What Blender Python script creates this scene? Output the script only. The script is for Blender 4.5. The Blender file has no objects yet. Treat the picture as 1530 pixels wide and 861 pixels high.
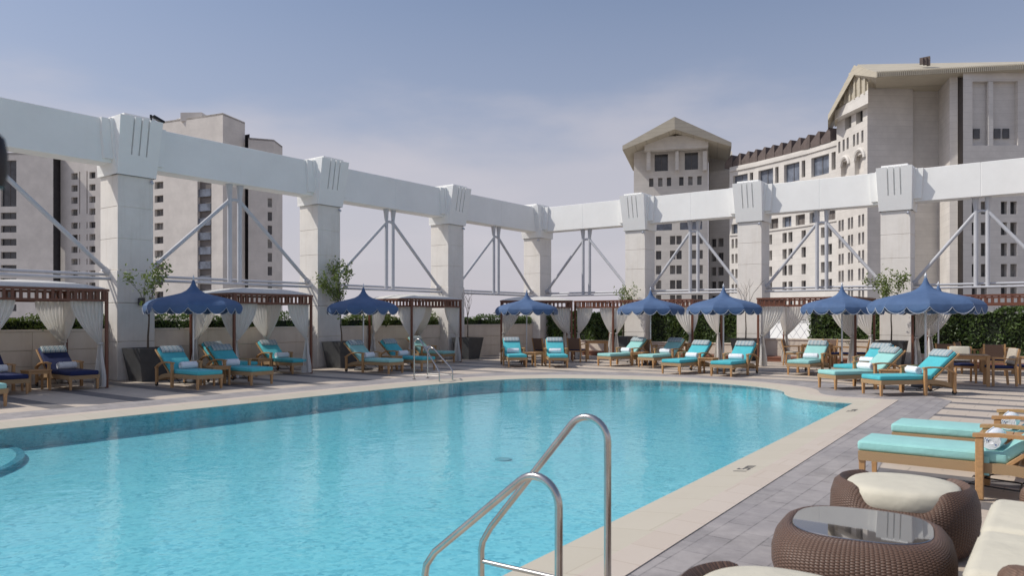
import bpy, bmesh, math, random
from mathutils import Vector, Matrix, Quaternion
from mathutils.geometry import tessellate_polygon
random.seed(7)
R = math.radians
PI = math.pi
scn = bpy.context.scene
COL = scn.collection

# ------------------------------------------------------------------ survey
# hall frame: left colonnade runs along +Y at x=0, right colonnade along +X at y=0
CX, CY, CH = 20.0, -29.3, 1.65
CA, SA = .804, .594
def W(px, t):                       # bearing + distance from the viewpoint -> plan point
    w = t*(px-765)/1126
    return Vector((CX+w*CA-t*SA, CY+w*SA+t*CA))
def ZH(py, t): return CH+(475-py)*t/1126

# ------------------------------------------------------------------ helpers
def lin(c):
    return tuple(((v/12.92) if v <= .04045 else ((v+.055)/1.055)**2.4) for v in c)
def obj(name, bm, mats=None, parent=None, smooth=None, loc=None):
    me = bpy.data.meshes.new(name)
    bmesh.ops.recalc_face_normals(bm, faces=bm.faces[:]) if bm.faces and not getattr(bm, 'norec', False) else None
    bm.to_mesh(me); bm.free()
    return link(name, me, mats, parent, smooth, loc)
def link(name, me, mats=None, parent=None, smooth=None, loc=None):
    if mats is not None:
        for m in (mats if isinstance(mats, (list, tuple)) else [mats]): me.materials.append(m)
    if smooth is not None:
        me.shade_smooth(); me.set_sharp_from_angle(angle=R(smooth))
    o = bpy.data.objects.new(name, me); COL.objects.link(o)
    if parent: o.parent = parent
    if loc is not None: o.location = loc
    return o
def tag(o, label=None, cat=None, group=None, kind=None):
    if label: o['label'] = label
    if cat: o['category'] = cat
    if group: o['group'] = group
    if kind: o['kind'] = kind
    return o
def thing(name, label, cat, loc=(0,0,0), rotz=0, group=None):
    o = bpy.data.objects.new(name, None); COL.objects.link(o)
    o.empty_display_size = .2
    o.location = loc; o.rotation_euler = (0,0,rotz)
    return tag(o, label, cat, group)
def dup(root, loc, rotz, label, group=None):
    r = root.copy(); COL.objects.link(r); r.location = loc; r.rotation_euler = (0,0,rotz)
    r['label'] = label
    if group: r['group'] = group
    for ch in list(root.children):
        c = ch.copy(); COL.objects.link(c); c.parent = r
        for g in ch.children:
            d = g.copy(); COL.objects.link(d); d.parent = c
    return r
def merge(bm, tmp):
    me = bpy.data.meshes.new('t'); tmp.to_mesh(me); tmp.free()
    bm.from_mesh(me); bpy.data.meshes.remove(me)
def B(): return bmesh.new()
def box(bm, c, s, rot=None, bev=0, seg=1, mi=0):
    t = B() ; bmesh.ops.create_cube(t, size=1)
    bmesh.ops.scale(t, vec=s, verts=t.verts)
    if bev: bmesh.ops.bevel(t, geom=t.edges[:]+t.verts[:], offset=bev, segments=seg, profile=.5, affect='EDGES')
    if rot is not None:
        m = rot if isinstance(rot, Matrix) else Matrix.Rotation(rot, 3, 'Z')
        bmesh.ops.rotate(t, cent=(0,0,0), matrix=m, verts=t.verts)
    bmesh.ops.translate(t, vec=c, verts=t.verts)
    for f in t.faces: f.material_index = mi
    merge(bm, t)
def bx(bm, a, b, bev=0, seg=1, mi=0):
    box(bm, [(a[i]+b[i])/2 for i in range(3)], [abs(b[i]-a[i]) for i in range(3)], None, bev, seg, mi)
def loft(bm, rings, closed=True, cap=True):
    vs = [[bm.verts.new(p) for p in r] for r in rings]
    n = len(vs[0])
    for i in range(len(vs)-1):
        for j in range(n if closed else n-1):
            k = (j+1) % n
            bm.faces.new((vs[i][j], vs[i][k], vs[i+1][k], vs[i+1][j]))
    if cap and closed:
        bm.faces.new(vs[0][::-1]); bm.faces.new(vs[-1])
    return vs
def tube(bm, pts, r, n=8, cap=True, closed=False):
    pts = [Vector(p) for p in pts]; rings = []
    up = None
    for i, p in enumerate(pts):
        a = pts[i-1] if i else (pts[-1] if closed else p)
        b = pts[i+1] if i < len(pts)-1 else (pts[0] if closed else p)
        d = (b-a).normalized()
        if up is None:
            up = Vector((0,0,1)) if abs(d.z) < .9 else Vector((1,0,0))
        s = d.cross(up).normalized(); up = s.cross(d).normalized()
        rr = r[i] if isinstance(r, (list, tuple)) else r
        rings.append([p+(s*math.cos(2*PI*k/n)+up*math.sin(2*PI*k/n))*rr for k in range(n)])
    if closed: rings.append(rings[0])
    loft(bm, rings, True, cap and not closed)
def lathe(bm, prof, n=24, c=(0,0,0), axis=None):
    rings = []
    for r, z in prof:
        rings.append([Vector((r*math.cos(2*PI*k/n), r*math.sin(2*PI*k/n), z)) for k in range(n)])
    if axis is not None: rings = [[axis @ p for p in q] for q in rings]
    rings = [[p+Vector(c) for p in q] for q in rings]
    loft(bm, rings)
def bar(bm, a, b, w, h, bev=0):     # rectangular bar between two points
    a, b = Vector(a), Vector(b); d = b-a
    q = d.to_track_quat('X', 'Z').to_matrix()
    box(bm, (a+b)/2, (d.length, w, h), q, bev)
def quads(name, verts, faces, mats, parent=None, smooth=None, up=False):
    me = bpy.data.meshes.new(name); me.from_pydata(verts, [], faces); me.update()
    if up:
        b = bmesh.new(); b.from_mesh(me); b.normal_update()
        bmesh.ops.reverse_faces(b, faces=[f for f in b.faces if f.normal.z < 0]); b.to_mesh(me); b.free()
    return link(name, me, mats, parent, smooth)
def arc(cx, cz, r, a0, a1, n):      # 2D arc points
    return [(cx+r*math.cos(R(a0+(a1-a0)*i/n)), cz+r*math.sin(R(a0+(a1-a0)*i/n))) for i in range(n+1)]

# ------------------------------------------------------------------ materials
class NT:
    def __init__(s, name):
        s.m = bpy.data.materials.new(name); s.m.use_nodes = True
        s.t = s.m.node_tree; s.b = s.t.nodes['Principled BSDF']; s.out = s.t.nodes['Material Output']
        s.co = s.t.nodes.new('ShaderNodeTexCoord')
    def n(s, typ, **kw):
        x = s.t.nodes.new(typ)
        for k, v in kw.items():
            if k in x.inputs: x.inputs[k].default_value = v
            else: setattr(x, k, v)
        return x
    def l(s, a, b): s.t.links.new(a, b)
    def noise(s, scale, detail=4, rough=.6, vec=None):
        x = s.n('ShaderNodeTexNoise'); x.inputs['Scale'].default_value = scale
        x.inputs['Detail'].default_value = detail; x.inputs['Roughness'].default_value = rough
        s.l(vec if vec else s.co.outputs['Object'], x.inputs['Vector']); return x.outputs['Fac']
    def ramp(s, fac, stops):
        x = s.n('ShaderNodeValToRGB'); e = x.color_ramp.elements
        while len(e) < len(stops): e.new(.5)
        for el, (p, c) in zip(e, stops): el.position = p; el.color = (*c, 1) if len(c) == 3 else c
        s.l(fac, x.inputs['Fac']); return x.outputs['Color']
    def mix(s, fac, a, b, mode='MIX'):
        x = s.n('ShaderNodeMix'); x.data_type = 'RGBA'; x.blend_type = mode
        for sock, v in ((x.inputs['Factor'], fac), (x.inputs['A'], a), (x.inputs['B'], b)):
            if hasattr(v, 'is_output'): s.l(v, sock)
            elif isinstance(v, tuple): sock.default_value = (*v, 1)
            else: sock.default_value = v
        return x.outputs['Result']
    def math(s, op, a, b=None):
        x = s.n('ShaderNodeMath'); x.operation = op
        for i, v in enumerate((a, b)):
            if v is None: continue
            if hasattr(v, 'is_output'): s.l(v, x.inputs[i])
            else: x.inputs[i].default_value = v
        return x.outputs[0]
    def bump(s, h, strength=.3, dist=.01):
        x = s.n('ShaderNodeBump'); x.inputs['Strength'].default_value = strength
        x.inputs['Distance'].default_value = dist; s.l(h, x.inputs['Height'])
        s.l(x.outputs['Normal'], s.b.inputs['Normal'])
    def xyz(s):
        x = s.n('ShaderNodeSeparateXYZ'); s.l(s.co.outputs['Object'], x.inputs[0]); return x.outputs
    def color(s, c): s.l(c, s.b.inputs['Base Color'])

def mk(name, col, rough=.6, var=.12, scale=4, bump=0, bscale=60, metal=0, spec=.5, sheen=0, crease=0):
    k = NT(name)
    a = tuple(v*(1-var) for v in col); b = tuple(min(1, v*(1+var)) for v in col)
    k.color(k.ramp(k.noise(scale), [(.3, a), (.7, b)]))
    k.b.inputs['Roughness'].default_value = rough; k.b.inputs['Metallic'].default_value = metal
    k.b.inputs['Specular IOR Level'].default_value = spec
    if sheen: k.b.inputs['Sheen Weight'].default_value = sheen
    if crease:
        hh = k.math('ADD', k.math('MULTIPLY', k.noise(bscale, 2), .06), k.noise(crease, 3, .5))
        k.bump(hh, .55, .035)
    elif bump: k.bump(k.noise(bscale, 3), bump, .004)
    return k.m

M = {}

M['steel_paint'] = mk('painted_steel', (.52,.53,.56), .4, .05, 3)
M['teak'] = None
def wood(name, c, rough=.5, stretch=(2,2,24)):
    k = NT(name); mp = k.n('ShaderNodeMapping'); mp.inputs['Scale'].default_value = stretch
    k.l(k.co.outputs['Object'], mp.inputs['Vector'])
    f = k.noise(3, 5, .6, mp.outputs['Vector'])
    g = k.noise(1.7, 2)
    c1 = k.ramp(f, [(.3, tuple(v*.7 for v in c)), (.7, tuple(v*1.2 for v in c))])
    k.color(k.mix(g, c1, tuple(v*.9 for v in c)))
    k.b.inputs['Roughness'].default_value = rough; k.bump(f, .15, .002)
    return k.m
M['teak'] = wood('teak', (.50,.285,.125), .5, (14,14,14))
M['teak2'] = wood('teak_table', (.48,.27,.12), .5, (3,20,20))
M['cabana_wood'] = wood('stained_wood', (.17,.062,.034), .45, (12,12,12))
M['platform'] = wood('platform_wood', (.22,.085,.05), .5, (2,18,18))
M['turq'] = mk('turquoise_canvas', (.075,.47,.53), .85, .06, 6, .25, 300, sheen=.1, crease=5)
M['mint'] = mk('mint_canvas', (.30,.60,.57), .85, .05, 6, .25, 300, sheen=.1, crease=5)
M['navy'] = mk('navy_canvas', (.014,.024,.095), .85, .1, 6, .25, 300, crease=5)
M['blue'] = mk('blue_canvas', (.07,.128,.25), .8, .10, 2.5, .2, 200, crease=6)
M['piping'] = mk('white_piping', (.50,.53,.60), .7, .04)
M['polew'] = mk('pole_aluminium', (.62,.63,.65), .35, .04, 4, metal=.4)
M['charcoal'] = mk('charcoal_planter', (.07,.073,.077), .55, .15, 5, .15, 80)
M['soil'] = mk('soil', (.06,.045,.03), .95, .3, 20, .5, 40)
M['black'] = mk('black_metal', (.015,.015,.017), .45, .1)
M['cream'] = mk('cream_canvas', (.60,.565,.46), .85, .05, 5, .3, 260, crease=4)
M['beigecloth'] = mk('beige_blanket', (.50,.44,.36), .9, .15, 18, .3, 100)
M['bark'] = mk('bark', (.13,.10,.075), .9, .3, 25, .4, 60)
M['rubber'] = mk('rubber', (.02,.02,.02), .7)

def chrome():
    k = NT('polished_steel'); k.b.inputs['Metallic'].default_value = 1
    k.color(k.ramp(k.noise(8), [(.3, (.46,.435,.41)), (.7, (.58,.555,.53))]))
    k.l(k.ramp(k.noise(30), [(.2, (.16,)*3), (.8, (.26,)*3)]), k.b.inputs['Roughness']); return k.m
M['chrome'] = chrome()
M['satin'] = mk('satin_steel', (.42,.41,.40), .42, .05, 8, metal=1)

def towel():
    k = NT('towel_terry'); v = k.n('ShaderNodeTexVoronoi'); v.inputs['Scale'].default_value = 34
    k.l(k.co.outputs['Object'], v.inputs['Vector'])
    m = k.math('MULTIPLY', k.math('LESS_THAN', v.outputs['Distance'], .32), k.math('GREATER_THAN', k.noise(14, 2), .56))
    x = k.xyz()
    m = k.math('MULTIPLY', m, k.math('GREATER_THAN', k.math('ABSOLUTE', x[0]), .09))
    k.color(k.mix(m, (.82,.83,.86), (.20,.27,.50)))
    k.b.inputs['Roughness'].default_value = .95; k.bump(k.noise(160, 3), .5, .006); return k.m
M['towel'] = towel()

def stripes():
    k = NT('striped_pillow_fabric'); x = k.xyz()
    s = k.math('FRACT', k.math('MULTIPLY', x[0], 9.2))
    c = k.ramp(s, [(0, (.10,.20,.28)), (.18, (.50,.52,.50)), (.34, (.16,.30,.36)), (.5, (.56,.57,.55)), (.66, (.30,.34,.36)), (.86, (.52,.55,.52))])
    k.color(c); k.b.inputs['Roughness'].default_value = .9; k.bump(k.noise(250), .3, .003)
    for n in k.t.nodes:
        if n.type == 'VALTORGB': n.color_ramp.interpolation = 'CONSTANT'
    return k.m
M['stripe'] = stripes()

def curtain_mat():
    k = NT('voile_curtain'); k.b.inputs['Roughness'].default_value = .9
    k.color(k.ramp(k.noise(3), [(.3, (.82,.80,.76)), (.7, (.88,.865,.83))]))
    t = k.n('ShaderNodeBsdfTranslucent'); t.inputs['Color'].default_value = (.82,.79,.74,1)
    m = k.n('ShaderNodeMixShader'); m.inputs[0].default_value = .35
    k.l(k.b.outputs[0], m.inputs[1]); k.l(t.outputs[0], m.inputs[2]); k.l(m.outputs[0], k.out.inputs[0])
    return k.m
M['voile'] = curtain_mat()

def leafmat(name, dark, lightc, scale=3.0):
    k = NT(name); n1 = k.noise(scale, 3); 
    k.color(k.ramp(n1, [(.32, dark), (.68, lightc)]))
    k.b.inputs['Roughness'].default_value = .42; k.b.inputs['Specular IOR Level'].default_value = .6
    t = k.n('ShaderNodeBsdfTranslucent'); t.inputs['Color'].default_value = (lightc[0]*1.5, lightc[1]*1.6, lightc[2], 1)
    m = k.n('ShaderNodeMixShader'); m.inputs[0].default_value = .22
    k.l(k.b.outputs[0], m.inputs[1]); k.l(t.outputs[0], m.inputs[2]); k.l(m.outputs[0], k.out.inputs[0])
    return k.m
M['leaf_dark'] = leafmat('hedge_leaf', (.025,.05,.016), (.13,.195,.055), 2.6)
M['leaf_light'] = leafmat('shrub_leaf', (.05,.085,.02), (.15,.20,.045), 3)
M['leaf_tree'] = leafmat('tree_leaf', (.08,.12,.03), (.20,.25,.07), 3)
M['leaf_light_block'] = mk('hedge_light_block', (.012,.02,.008), .9, .3, 6)  # near-black for a box added inside the leaves to block light
M['flower'] = mk('orange_flower', (.45,.13,.06), .7, .2)

def courses(name, c, h=.9, vert=0, depth=.72, stain=.14, w=.035):
    k = NT(name); x = k.xyz()
    z = k.math('FRACT', k.math('MULTIPLY', x[2], 1/h))
    line = k.math('LESS_THAN', z, w)
    n = k.noise(.35, 6, .65); n2 = k.noise(6, 3)
    base = k.ramp(n, [(.3, tuple(v*(1-stain) for v in c)), (.7, tuple(min(1, v*(1+stain*.6)) for v in c))])
    base = k.mix(k.math('MULTIPLY', n2, .25), base, tuple(v*.8 for v in c))
    # each course a slightly different stone
    fl = k.math('FLOOR', k.math('MULTIPLY', x[2], 1/h))
    wn = k.n('ShaderNodeTexWhiteNoise'); wn.noise_dimensions = '1D'; k.l(fl, wn.inputs['W'])
    base = k.mix(k.math('MULTIPLY', wn.outputs['Value'], .14), base, tuple(v*.62 for v in c))
    k.color(k.mix(line, base, tuple(v*depth for v in c)))
    k.b.inputs['Roughness'].default_value = .85; k.bump(k.noise(20, 4), .2, .01); return k.m
M['hotel_stone'] = courses('hotel_limestone', (.72,.69,.645), 1.07, w=.06, depth=.8)
M['hotel_stone2'] = courses('hotel_tower_stone', (.68,.645,.60), 1.0, w=.07, depth=.82)
M['tower_stone'] = courses('tower_concrete', (.71,.665,.615), 3.2, w=.012, depth=.85)
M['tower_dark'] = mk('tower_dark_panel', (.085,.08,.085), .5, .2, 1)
M['tower_spandrel'] = mk('tower_spandrel', (.17,.15,.14), .7, .1, 1)
M['roof'] = courses('hotel_roof_sheet', (.55,.50,.40), .8, w=.10, depth=.8, stain=.1)
M['roof_dark'] = mk('roof_brown', (.13,.10,.09), .7, .2, 1)
M['glass'] = None
def glassmat(name, c, rough=.08):
    k = NT(name); k.color(k.ramp(k.noise(.5, 2), [(.35, tuple(v*.7 for v in c)), (.65, tuple(v*1.4 for v in c))]))
    k.b.inputs['Roughness'].default_value = rough; k.b.inputs['Specular IOR Level'].default_value = .6; return k.m
M['glass'] = glassmat('window_glass', (.05,.05,.055))
M['glass2'] = glassmat('window_curtained', (.13,.125,.12))
M['glass_blue'] = glassmat('rooftop_glass', (.14,.16,.20))

def stone_plain(name, c, sc=.8, stain=.18, pit=40, st=.35):
    k = NT(name)
    n = k.noise(sc, 7, .7); n2 = k.noise(9, 4)
    mp = k.n('ShaderNodeMapping'); mp.inputs['Scale'].default_value = (3.5,3.5,.35); k.l(k.co.outputs['Object'], mp.inputs['Vector'])
    streak = k.noise(1.6, 5, .7, mp.outputs['Vector'])
    a = k.ramp(n, [(.3, tuple(v*(1-stain) for v in c)), (.7, tuple(v*(1+.08) for v in c))])
    a = k.mix(k.math('MULTIPLY', n2, .25 if st > .2 else .08), a, (c[0]*.9, c[1]*.87, c[2]*.82))
    a = k.mix(k.ramp(streak, [(.5, (0,0,0)), (.75, (st,)*3)]), a, (c[0]*.72, c[1]*.66, c[2]*.58))
    k.color(a); k.b.inputs['Roughness'].default_value = .8; k.bump(k.noise(pit, 4), .25, .006); return k.m
M['white'] = stone_plain('white_render', (.84,.84,.82), .5, .025, 30, .05)
M['column_stone'] = stone_plain('column_stone', (.80,.765,.715), .8, .12)
M['wall_stone'] = stone_plain('planter_wall_stone', (.72,.64,.545), 1.2, .12)
M['coping'] = None

def coping_mat(name, c, c2, sx=.6):
    k = NT(name); br = k.n('ShaderNodeTexBrick')
    k.l(k.co.outputs['Object'], br.inputs['Vector'])
    br.inputs['Scale'].default_value = 1; br.inputs['Brick Width'].default_value = 1.2; br.inputs['Row Height'].default_value = sx
    br.inputs['Mortar Size'].default_value = .006
    br.inputs['Color1'].default_value = (*c,1); br.inputs['Color2'].default_value = (*c2,1)
    br.inputs['Mortar'].default_value = (c[0]*.86, c[1]*.83, c[2]*.79, 1)
    n = k.noise(2.2, 6, .7); n3 = k.noise(40, 3)
    a = k.mix(k.math('MULTIPLY', n, .35), br.outputs['Color'], (c[0]*.78, c[1]*.74, c[2]*.66))
    a = k.mix(k.math('MULTIPLY', n3, .2), a, (c[0]*.8, c[1]*.76, c[2]*.7))
    k.color(a); k.b.inputs['Roughness'].default_value = .6; k.bump(n3, .15, .003); return k.m
M['coping'] = coping_mat('coping_limestone', (.56,.515,.42), (.60,.55,.455))
M['coping2'] = coping_mat('coping_outer_stone', (.60,.52,.44), (.63,.555,.48), .4)

def border_mat():
    k = NT('grey_plank_paving')
    br = k.n('ShaderNodeTexBrick'); mp = k.n('ShaderNodeMapping'); mp.inputs['Rotation'].default_value = (0,0,PI/2)
    k.l(k.co.outputs['Object'], mp.inputs['Vector']); k.l(mp.outputs['Vector'], br.inputs['Vector'])
    br.inputs['Scale'].default_value = 1; br.inputs['Brick Width'].default_value = .45; br.inputs['Row Height'].default_value = .2
    br.inputs['Mortar Size'].default_value = .006; br.inputs['Bias'].default_value = 0
    br.inputs['Color1'].default_value = (.255,.235,.228,1); br.inputs['Color2'].default_value = (.36,.33,.318,1)
    br.inputs['Mortar'].default_value = (.14,.13,.125,1)
    n = k.noise(3.5, 7, .75); n2 = k.noise(1.1, 3)
    a = k.mix(k.ramp(n, [(.4, (0,0,0)), (.68, (.8,)*3)]), br.outputs['Color'], (.44,.405,.39))
    a = k.mix(k.ramp(n2, [(.45, (0,0,0)), (.7, (.45,)*3)]), a, (.22,.205,.215))
    k.color(a); k.b.inputs['Roughness'].default_value = .65; k.bump(n, .2, .004); return k.m
M['border'] = border_mat()

def deck_mat():
    k = NT('terrace_paving'); x = k.xyz()
    fr = k.math('FRACT', k.math('MULTIPLY', k.math('ADD', x[1], 12.65), 1/1.13))
    fl = k.math('FRACT', k.math('MULTIPLY', k.math('ADD', x[1], 20.32), 1/1.5))
    side = k.math('LESS_THAN', x[0], 9)
    f = k.math('ADD', k.math('MULTIPLY', fl, side), k.math('MULTIPLY', fr, k.math('SUBTRACT', 1, side)))
    dark = k.math('LESS_THAN', f, .29)
    br = k.n('ShaderNodeTexBrick'); k.l(k.co.outputs['Object'], br.inputs['Vector'])
    br.inputs['Scale'].default_value = 1; br.inputs['Brick Width'].default_value = .6; br.inputs['Row Height'].default_value = .4
    br.inputs['Mortar Size'].default_value = .005; br.inputs['Color1'].default_value = (.56,.475,.385,1); br.inputs['Color2'].default_value = (.61,.525,.435,1)
    br.inputs['Mortar'].default_value = (.33,.28,.23,1)
    n = k.noise(2.5, 6, .7)
    g = k.ramp(n, [(.35, (.13,.12,.118)), (.65, (.21,.195,.19))])
    be = k.mix(k.math('MULTIPLY', n, .4), br.outputs['Color'], (.42,.345,.28))
    k.color(k.mix(dark, be, g)); k.b.inputs['Roughness'].default_value = .6; k.bump(n, .15, .004); return k.m
M['deck'] = deck_mat()

def basin_mat():
    k = NT('pool_mosaic')
    v = k.n('ShaderNodeTexVoronoi'); v.inputs['Scale'].default_value = 24; k.l(k.co.outputs['Object'], v.inputs['Vector'])
    wn = k.n('ShaderNodeTexNoise'); wn.inputs['Scale'].default_value = 2.2; wn.inputs['Detail'].default_value = 5
    k.l(k.co.outputs['Object'], wn.inputs['Vector'])
    c = k.ramp(v.outputs['Color'], [(.1, (.17,.46,.56)), (.4, (.29,.63,.72)), (.8, (.40,.72,.79))])
    c = k.mix(k.ramp(wn.outputs['Fac'], [(.4, (0,0,0)), (.65, (.45,)*3)]), c, (.34,.69,.75))
    k.color(c); k.b.inputs['Roughness'].default_value = .4; return k.m
M['basin'] = basin_mat()

def water_mat():
    m = bpy.data.materials.new('pool_water'); m.use_nodes = True; t = m.node_tree; t.nodes.clear()
    N = lambda s: t.nodes.new(s)
    out = N('ShaderNodeOutputMaterial'); co = N('ShaderNodeTexCoord')
    n1 = N('ShaderNodeTexNoise'); n1.inputs['Scale'].default_value = 2.6; n1.inputs['Detail'].default_value = 4; n1.inputs['Distortion'].default_value = .6
    n2 = N('ShaderNodeTexNoise'); n2.inputs['Scale'].default_value = 11; n2.inputs['Detail'].default_value = 3
    t.links.new(co.outputs['Object'], n1.inputs['Vector']); t.links.new(co.outputs['Object'], n2.inputs['Vector'])
    ad = N('ShaderNodeMath'); ad.operation = 'MULTIPLY_ADD'; ad.inputs[1].default_value = .35
    t.links.new(n2.outputs['Fac'], ad.inputs[0]); t.links.new(n1.outputs['Fac'], ad.inputs[2])
    bp = N('ShaderNodeBump'); bp.inputs['Strength'].default_value = .24; bp.inputs['Distance'].default_value = .03
    t.links.new(ad.outputs[0], bp.inputs['Height'])
    tr = N('ShaderNodeBsdfTransparent'); tr.inputs['Color'].default_value = (.72,.94,.97,1)
    gl = N('ShaderNodeBsdfGlossy'); gl.inputs['Roughness'].default_value = .05; t.links.new(bp.outputs[0], gl.inputs['Normal'])
    fr = N('ShaderNodeFresnel'); fr.inputs['IOR'].default_value = 1.33; t.links.new(bp.outputs[0], fr.inputs['Normal'])
    mx = N('ShaderNodeMixShader')
    fm = N('ShaderNodeMath'); fm.operation = 'MULTIPLY'; fm.inputs[1].default_value = .88; t.links.new(fr.outputs[0], fm.inputs[0]); t.links.new(fm.outputs[0], mx.inputs[0]); t.links.new(tr.outputs[0], mx.inputs[1]); t.links.new(gl.outputs[0], mx.inputs[2])
    t.links.new(mx.outputs[0], out.inputs[0]); return m
M['water'] = water_mat()

def wicker(name, c, s=1.0):
    k = NT(name)
    # polar-ish weave: vertical strands by angle, horizontal courses by height
    x = k.xyz()
    ang = k.math('ARCTAN2', x[1], x[0])
    u = k.math('MULTIPLY', ang, 62*s); 
    r = k.math('SQRT', k.math('ADD', k.math('MULTIPLY', x[0], x[0]), k.math('MULTIPLY', x[1], x[1])))
    vv = k.math('MULTIPLY', k.math('SUBTRACT', x[2], r), 330*s)
    a = k.math('SINE', u); b = k.math('SINE', k.math('ADD', vv, k.math('MULTIPLY', k.math('FLOOR', k.math('MULTIPLY', u, 1/PI)), PI)))
    h = k.math('ADD', k.math('MULTIPLY', k.math('ABSOLUTE', a), .6), k.math('MULTIPLY', b, .4))
    n = k.noise(20, 3)
    col = k.ramp(h, [(0, tuple(v*.6 for v in c)), (.5, c), (1, tuple(v*1.25 for v in c))])
    k.color(k.mix(k.math('MULTIPLY', n, .4), col, tuple(v*.75 for v in c)))
    k.b.inputs['Roughness'].default_value = .5; k.bump(h, .6, .008); return k.m
M['wicker'] = wicker('brown_wicker', (.145,.085,.06))
def wicker_flat(name, c):
    k = NT(name); x = k.xyz()
    a = k.math('SINE', k.math('MULTIPLY', k.math('ADD', x[0], x[1]), 260)); b = k.math('SINE', k.math('MULTIPLY', x[2], 420))
    h = k.math('MULTIPLY', a, b)
    k.color(k.ramp(h, [(0, tuple(v*.7 for v in c)), (1, tuple(v*1.2 for v in c))])); k.b.inputs['Roughness'].default_value = .6
    k.bump(h, .5, .004); return k.m
M['tan_weave'] = wicker_flat('tan_woven', (.50,.33,.17))
M['brown_weave'] = wicker_flat('brown_woven', (.20,.12,.08))
def tableglass():
    k = NT('table_glass'); k.b.inputs['Base Color'].default_value = (.03,.028,.027,1)
    k.color(k.ramp(k.noise(3), [(.3, (.05,.045,.043)), (.7, (.075,.068,.064))]))
    k.b.inputs['Roughness'].default_value = .02; k.b.inputs['IOR'].default_value = 4.2; return k.m
M['tglass'] = tableglass()
M['ground'] = mk('city_ground', (.30,.27,.24), .95, .3, .02)

# ------------------------------------------------------------------ setting: ground, deck, pool
bm = B(); bx(bm, (-3000,-3000,-26), (3000,3000,-25)); tag(obj('ground', bm, M['ground']), 'pale city ground far below the roof terrace', 'ground', kind='structure')

def chaikin(p, it=2, keep=()):
    for _ in range(it):
        q = []
        n = len(p)
        for i in range(n):
            a, b = p[i], p[(i+1) % n]
            if i in keep and _ == 0: pass
            q += [a*.75+b*.25, a*.25+b*.75]
        p = q
    return p
far = [(6.95,-17.5),(7.0,-16.2),(7.1,-14.9),(7.25,-13.7),(7.7,-12.5),(8.5,-11.6),(9.7,-10.95),(11.2,-10.5),(12.6,-10.45),(13.7,-10.75),(14.45,-11.2),(14.85,-11.75),(15.0,-12.35),(15.35,-12.95),(15.85,-13.25),(16.2,-13.3)]
def smooth_open(p, it=2):
    p = [Vector(q) for q in p]
    for _ in range(it):
        q = [p[0]]
        for a, b in zip(p[:-1], p[1:]): q += [a*.75+b*.25, a*.25+b*.75]
        q.append(p[-1]); p = q
    return p
corner = Vector((16.64,-13.3)); nr = Vector((17.30,-31.0)); nl = Vector((6.95,-31.0))
poly = [nl, Vector((6.95,-24)), Vector((6.95,-20))] + smooth_open(far) + [corner, Vector((16.86,-19.1)), Vector((17.08,-25.1)), nr]
poly = [p for i, p in enumerate(poly) if i == 0 or (p-poly[i-1]).length > .02]
def offset(p, d):
    n = len(p); out = []
    for i in range(n):
        a, b, c = p[i-1], p[i], p[(i+1) % n]
        d1 = (b-a).normalized(); d2 = (c-b).normalized()
        n1 = Vector((-d1.y, d1.x)); n2 = Vector((-d2.y, d2.x))
        m = (n1+n2).normalized(); k = d/max(.35, m.dot(n1))
        out.append(b+m*k)
    return out
area = sum(poly[i-1].x*poly[i].y-poly[i].x*poly[i-1].y for i in range(len(poly)))/2
sg = 1 if area < 0 else -1        # outward offset sign
def ring_mesh(name, inner, outer, z0, z1, mat, drop=.12):
    bm = B(); n = len(inner)
    prof = [(inner, z0-drop), (inner, z0), (outer, z1), (outer, z1-drop)]
    vs = [[bm.verts.new((p.x, p.y, z)) for p in pl] for pl, z in prof]
    for a, b in zip(vs[:-1], vs[1:]):
        for i in range(n):
            j = (i+1) % n
            bm.faces.new((a[i], a[j], b[j], b[i]))
    return obj(name, bm, mat)
c0 = poly; c1 = offset(poly, sg*.40); c2 = offset(poly, sg*.66); c3 = offset(poly, sg*1.62)
tag(ring_mesh('pool_coping', offset(poly, sg*-.06), c1, -.035, .012, M['coping'], .012), 'cream limestone coping sloping into the pool', 'coping', kind='structure')
tag(ring_mesh('coping_border', c1, c2, .0125, .013, M['coping2'], .1), 'pinkish outer stone edge round the pool', 'paving', kind='structure')
# straight outer edge of the grey band (rounded rectangle)
bo = [Vector((5.3,-33)), Vector((5.3,-14.5)), Vector((6.2,-11.3)), Vector((8.4,-9.3)), Vector((11.5,-8.8)), Vector((15.0,-9.3)), Vector((17.3,-10.6)), Vector((18.15,-12.2)), Vector((18.2,-19)), Vector((18.75,-24.5)), Vector((18.9,-33))]
def deck_sheet(name, outer, inner, z, mat):
    polys = [[Vector((p.x,p.y,0)) for p in outer], [Vector((p.x,p.y,0)) for p in inner]]
    flat = polys[0]+polys[1]; tri = tessellate_polygon(polys)
    return quads(name, [(p.x,p.y,z) for p in flat], [tuple(t) for t in tri], mat, up=True)
big = [Vector((-.95,-52)), Vector((44,-52)), Vector((44,1.6)), Vector((-.95,1.6))]
tag(deck_sheet('terrace_deck', big, offset(poly, sg*.55), 0, M['deck']), 'beige and grey striped paving of the roof terrace', 'paving', kind='structure')
tag(deck_sheet('paving_band', bo, offset(poly, sg*.6), .005, M['border']), 'grey stone plank band around the pool', 'paving', kind='structure')
# podium body under the deck (with well for the basin)
bm = B(); bx(bm, (-1,-52,-25), (-.95,1.65,-.004)); bx(bm, (-.95,1.6,-25), (44,1.65,-.004)); bx(bm, (44,-52,-25), (44.05,1.65,-.004)); bx(bm, (-.95,-52.05,-25), (44,-52,-.004))
tag(obj('podium_wall', bm, M['wall_stone']), 'stone podium carrying the roof terrace', 'podium', kind='structure')
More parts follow.
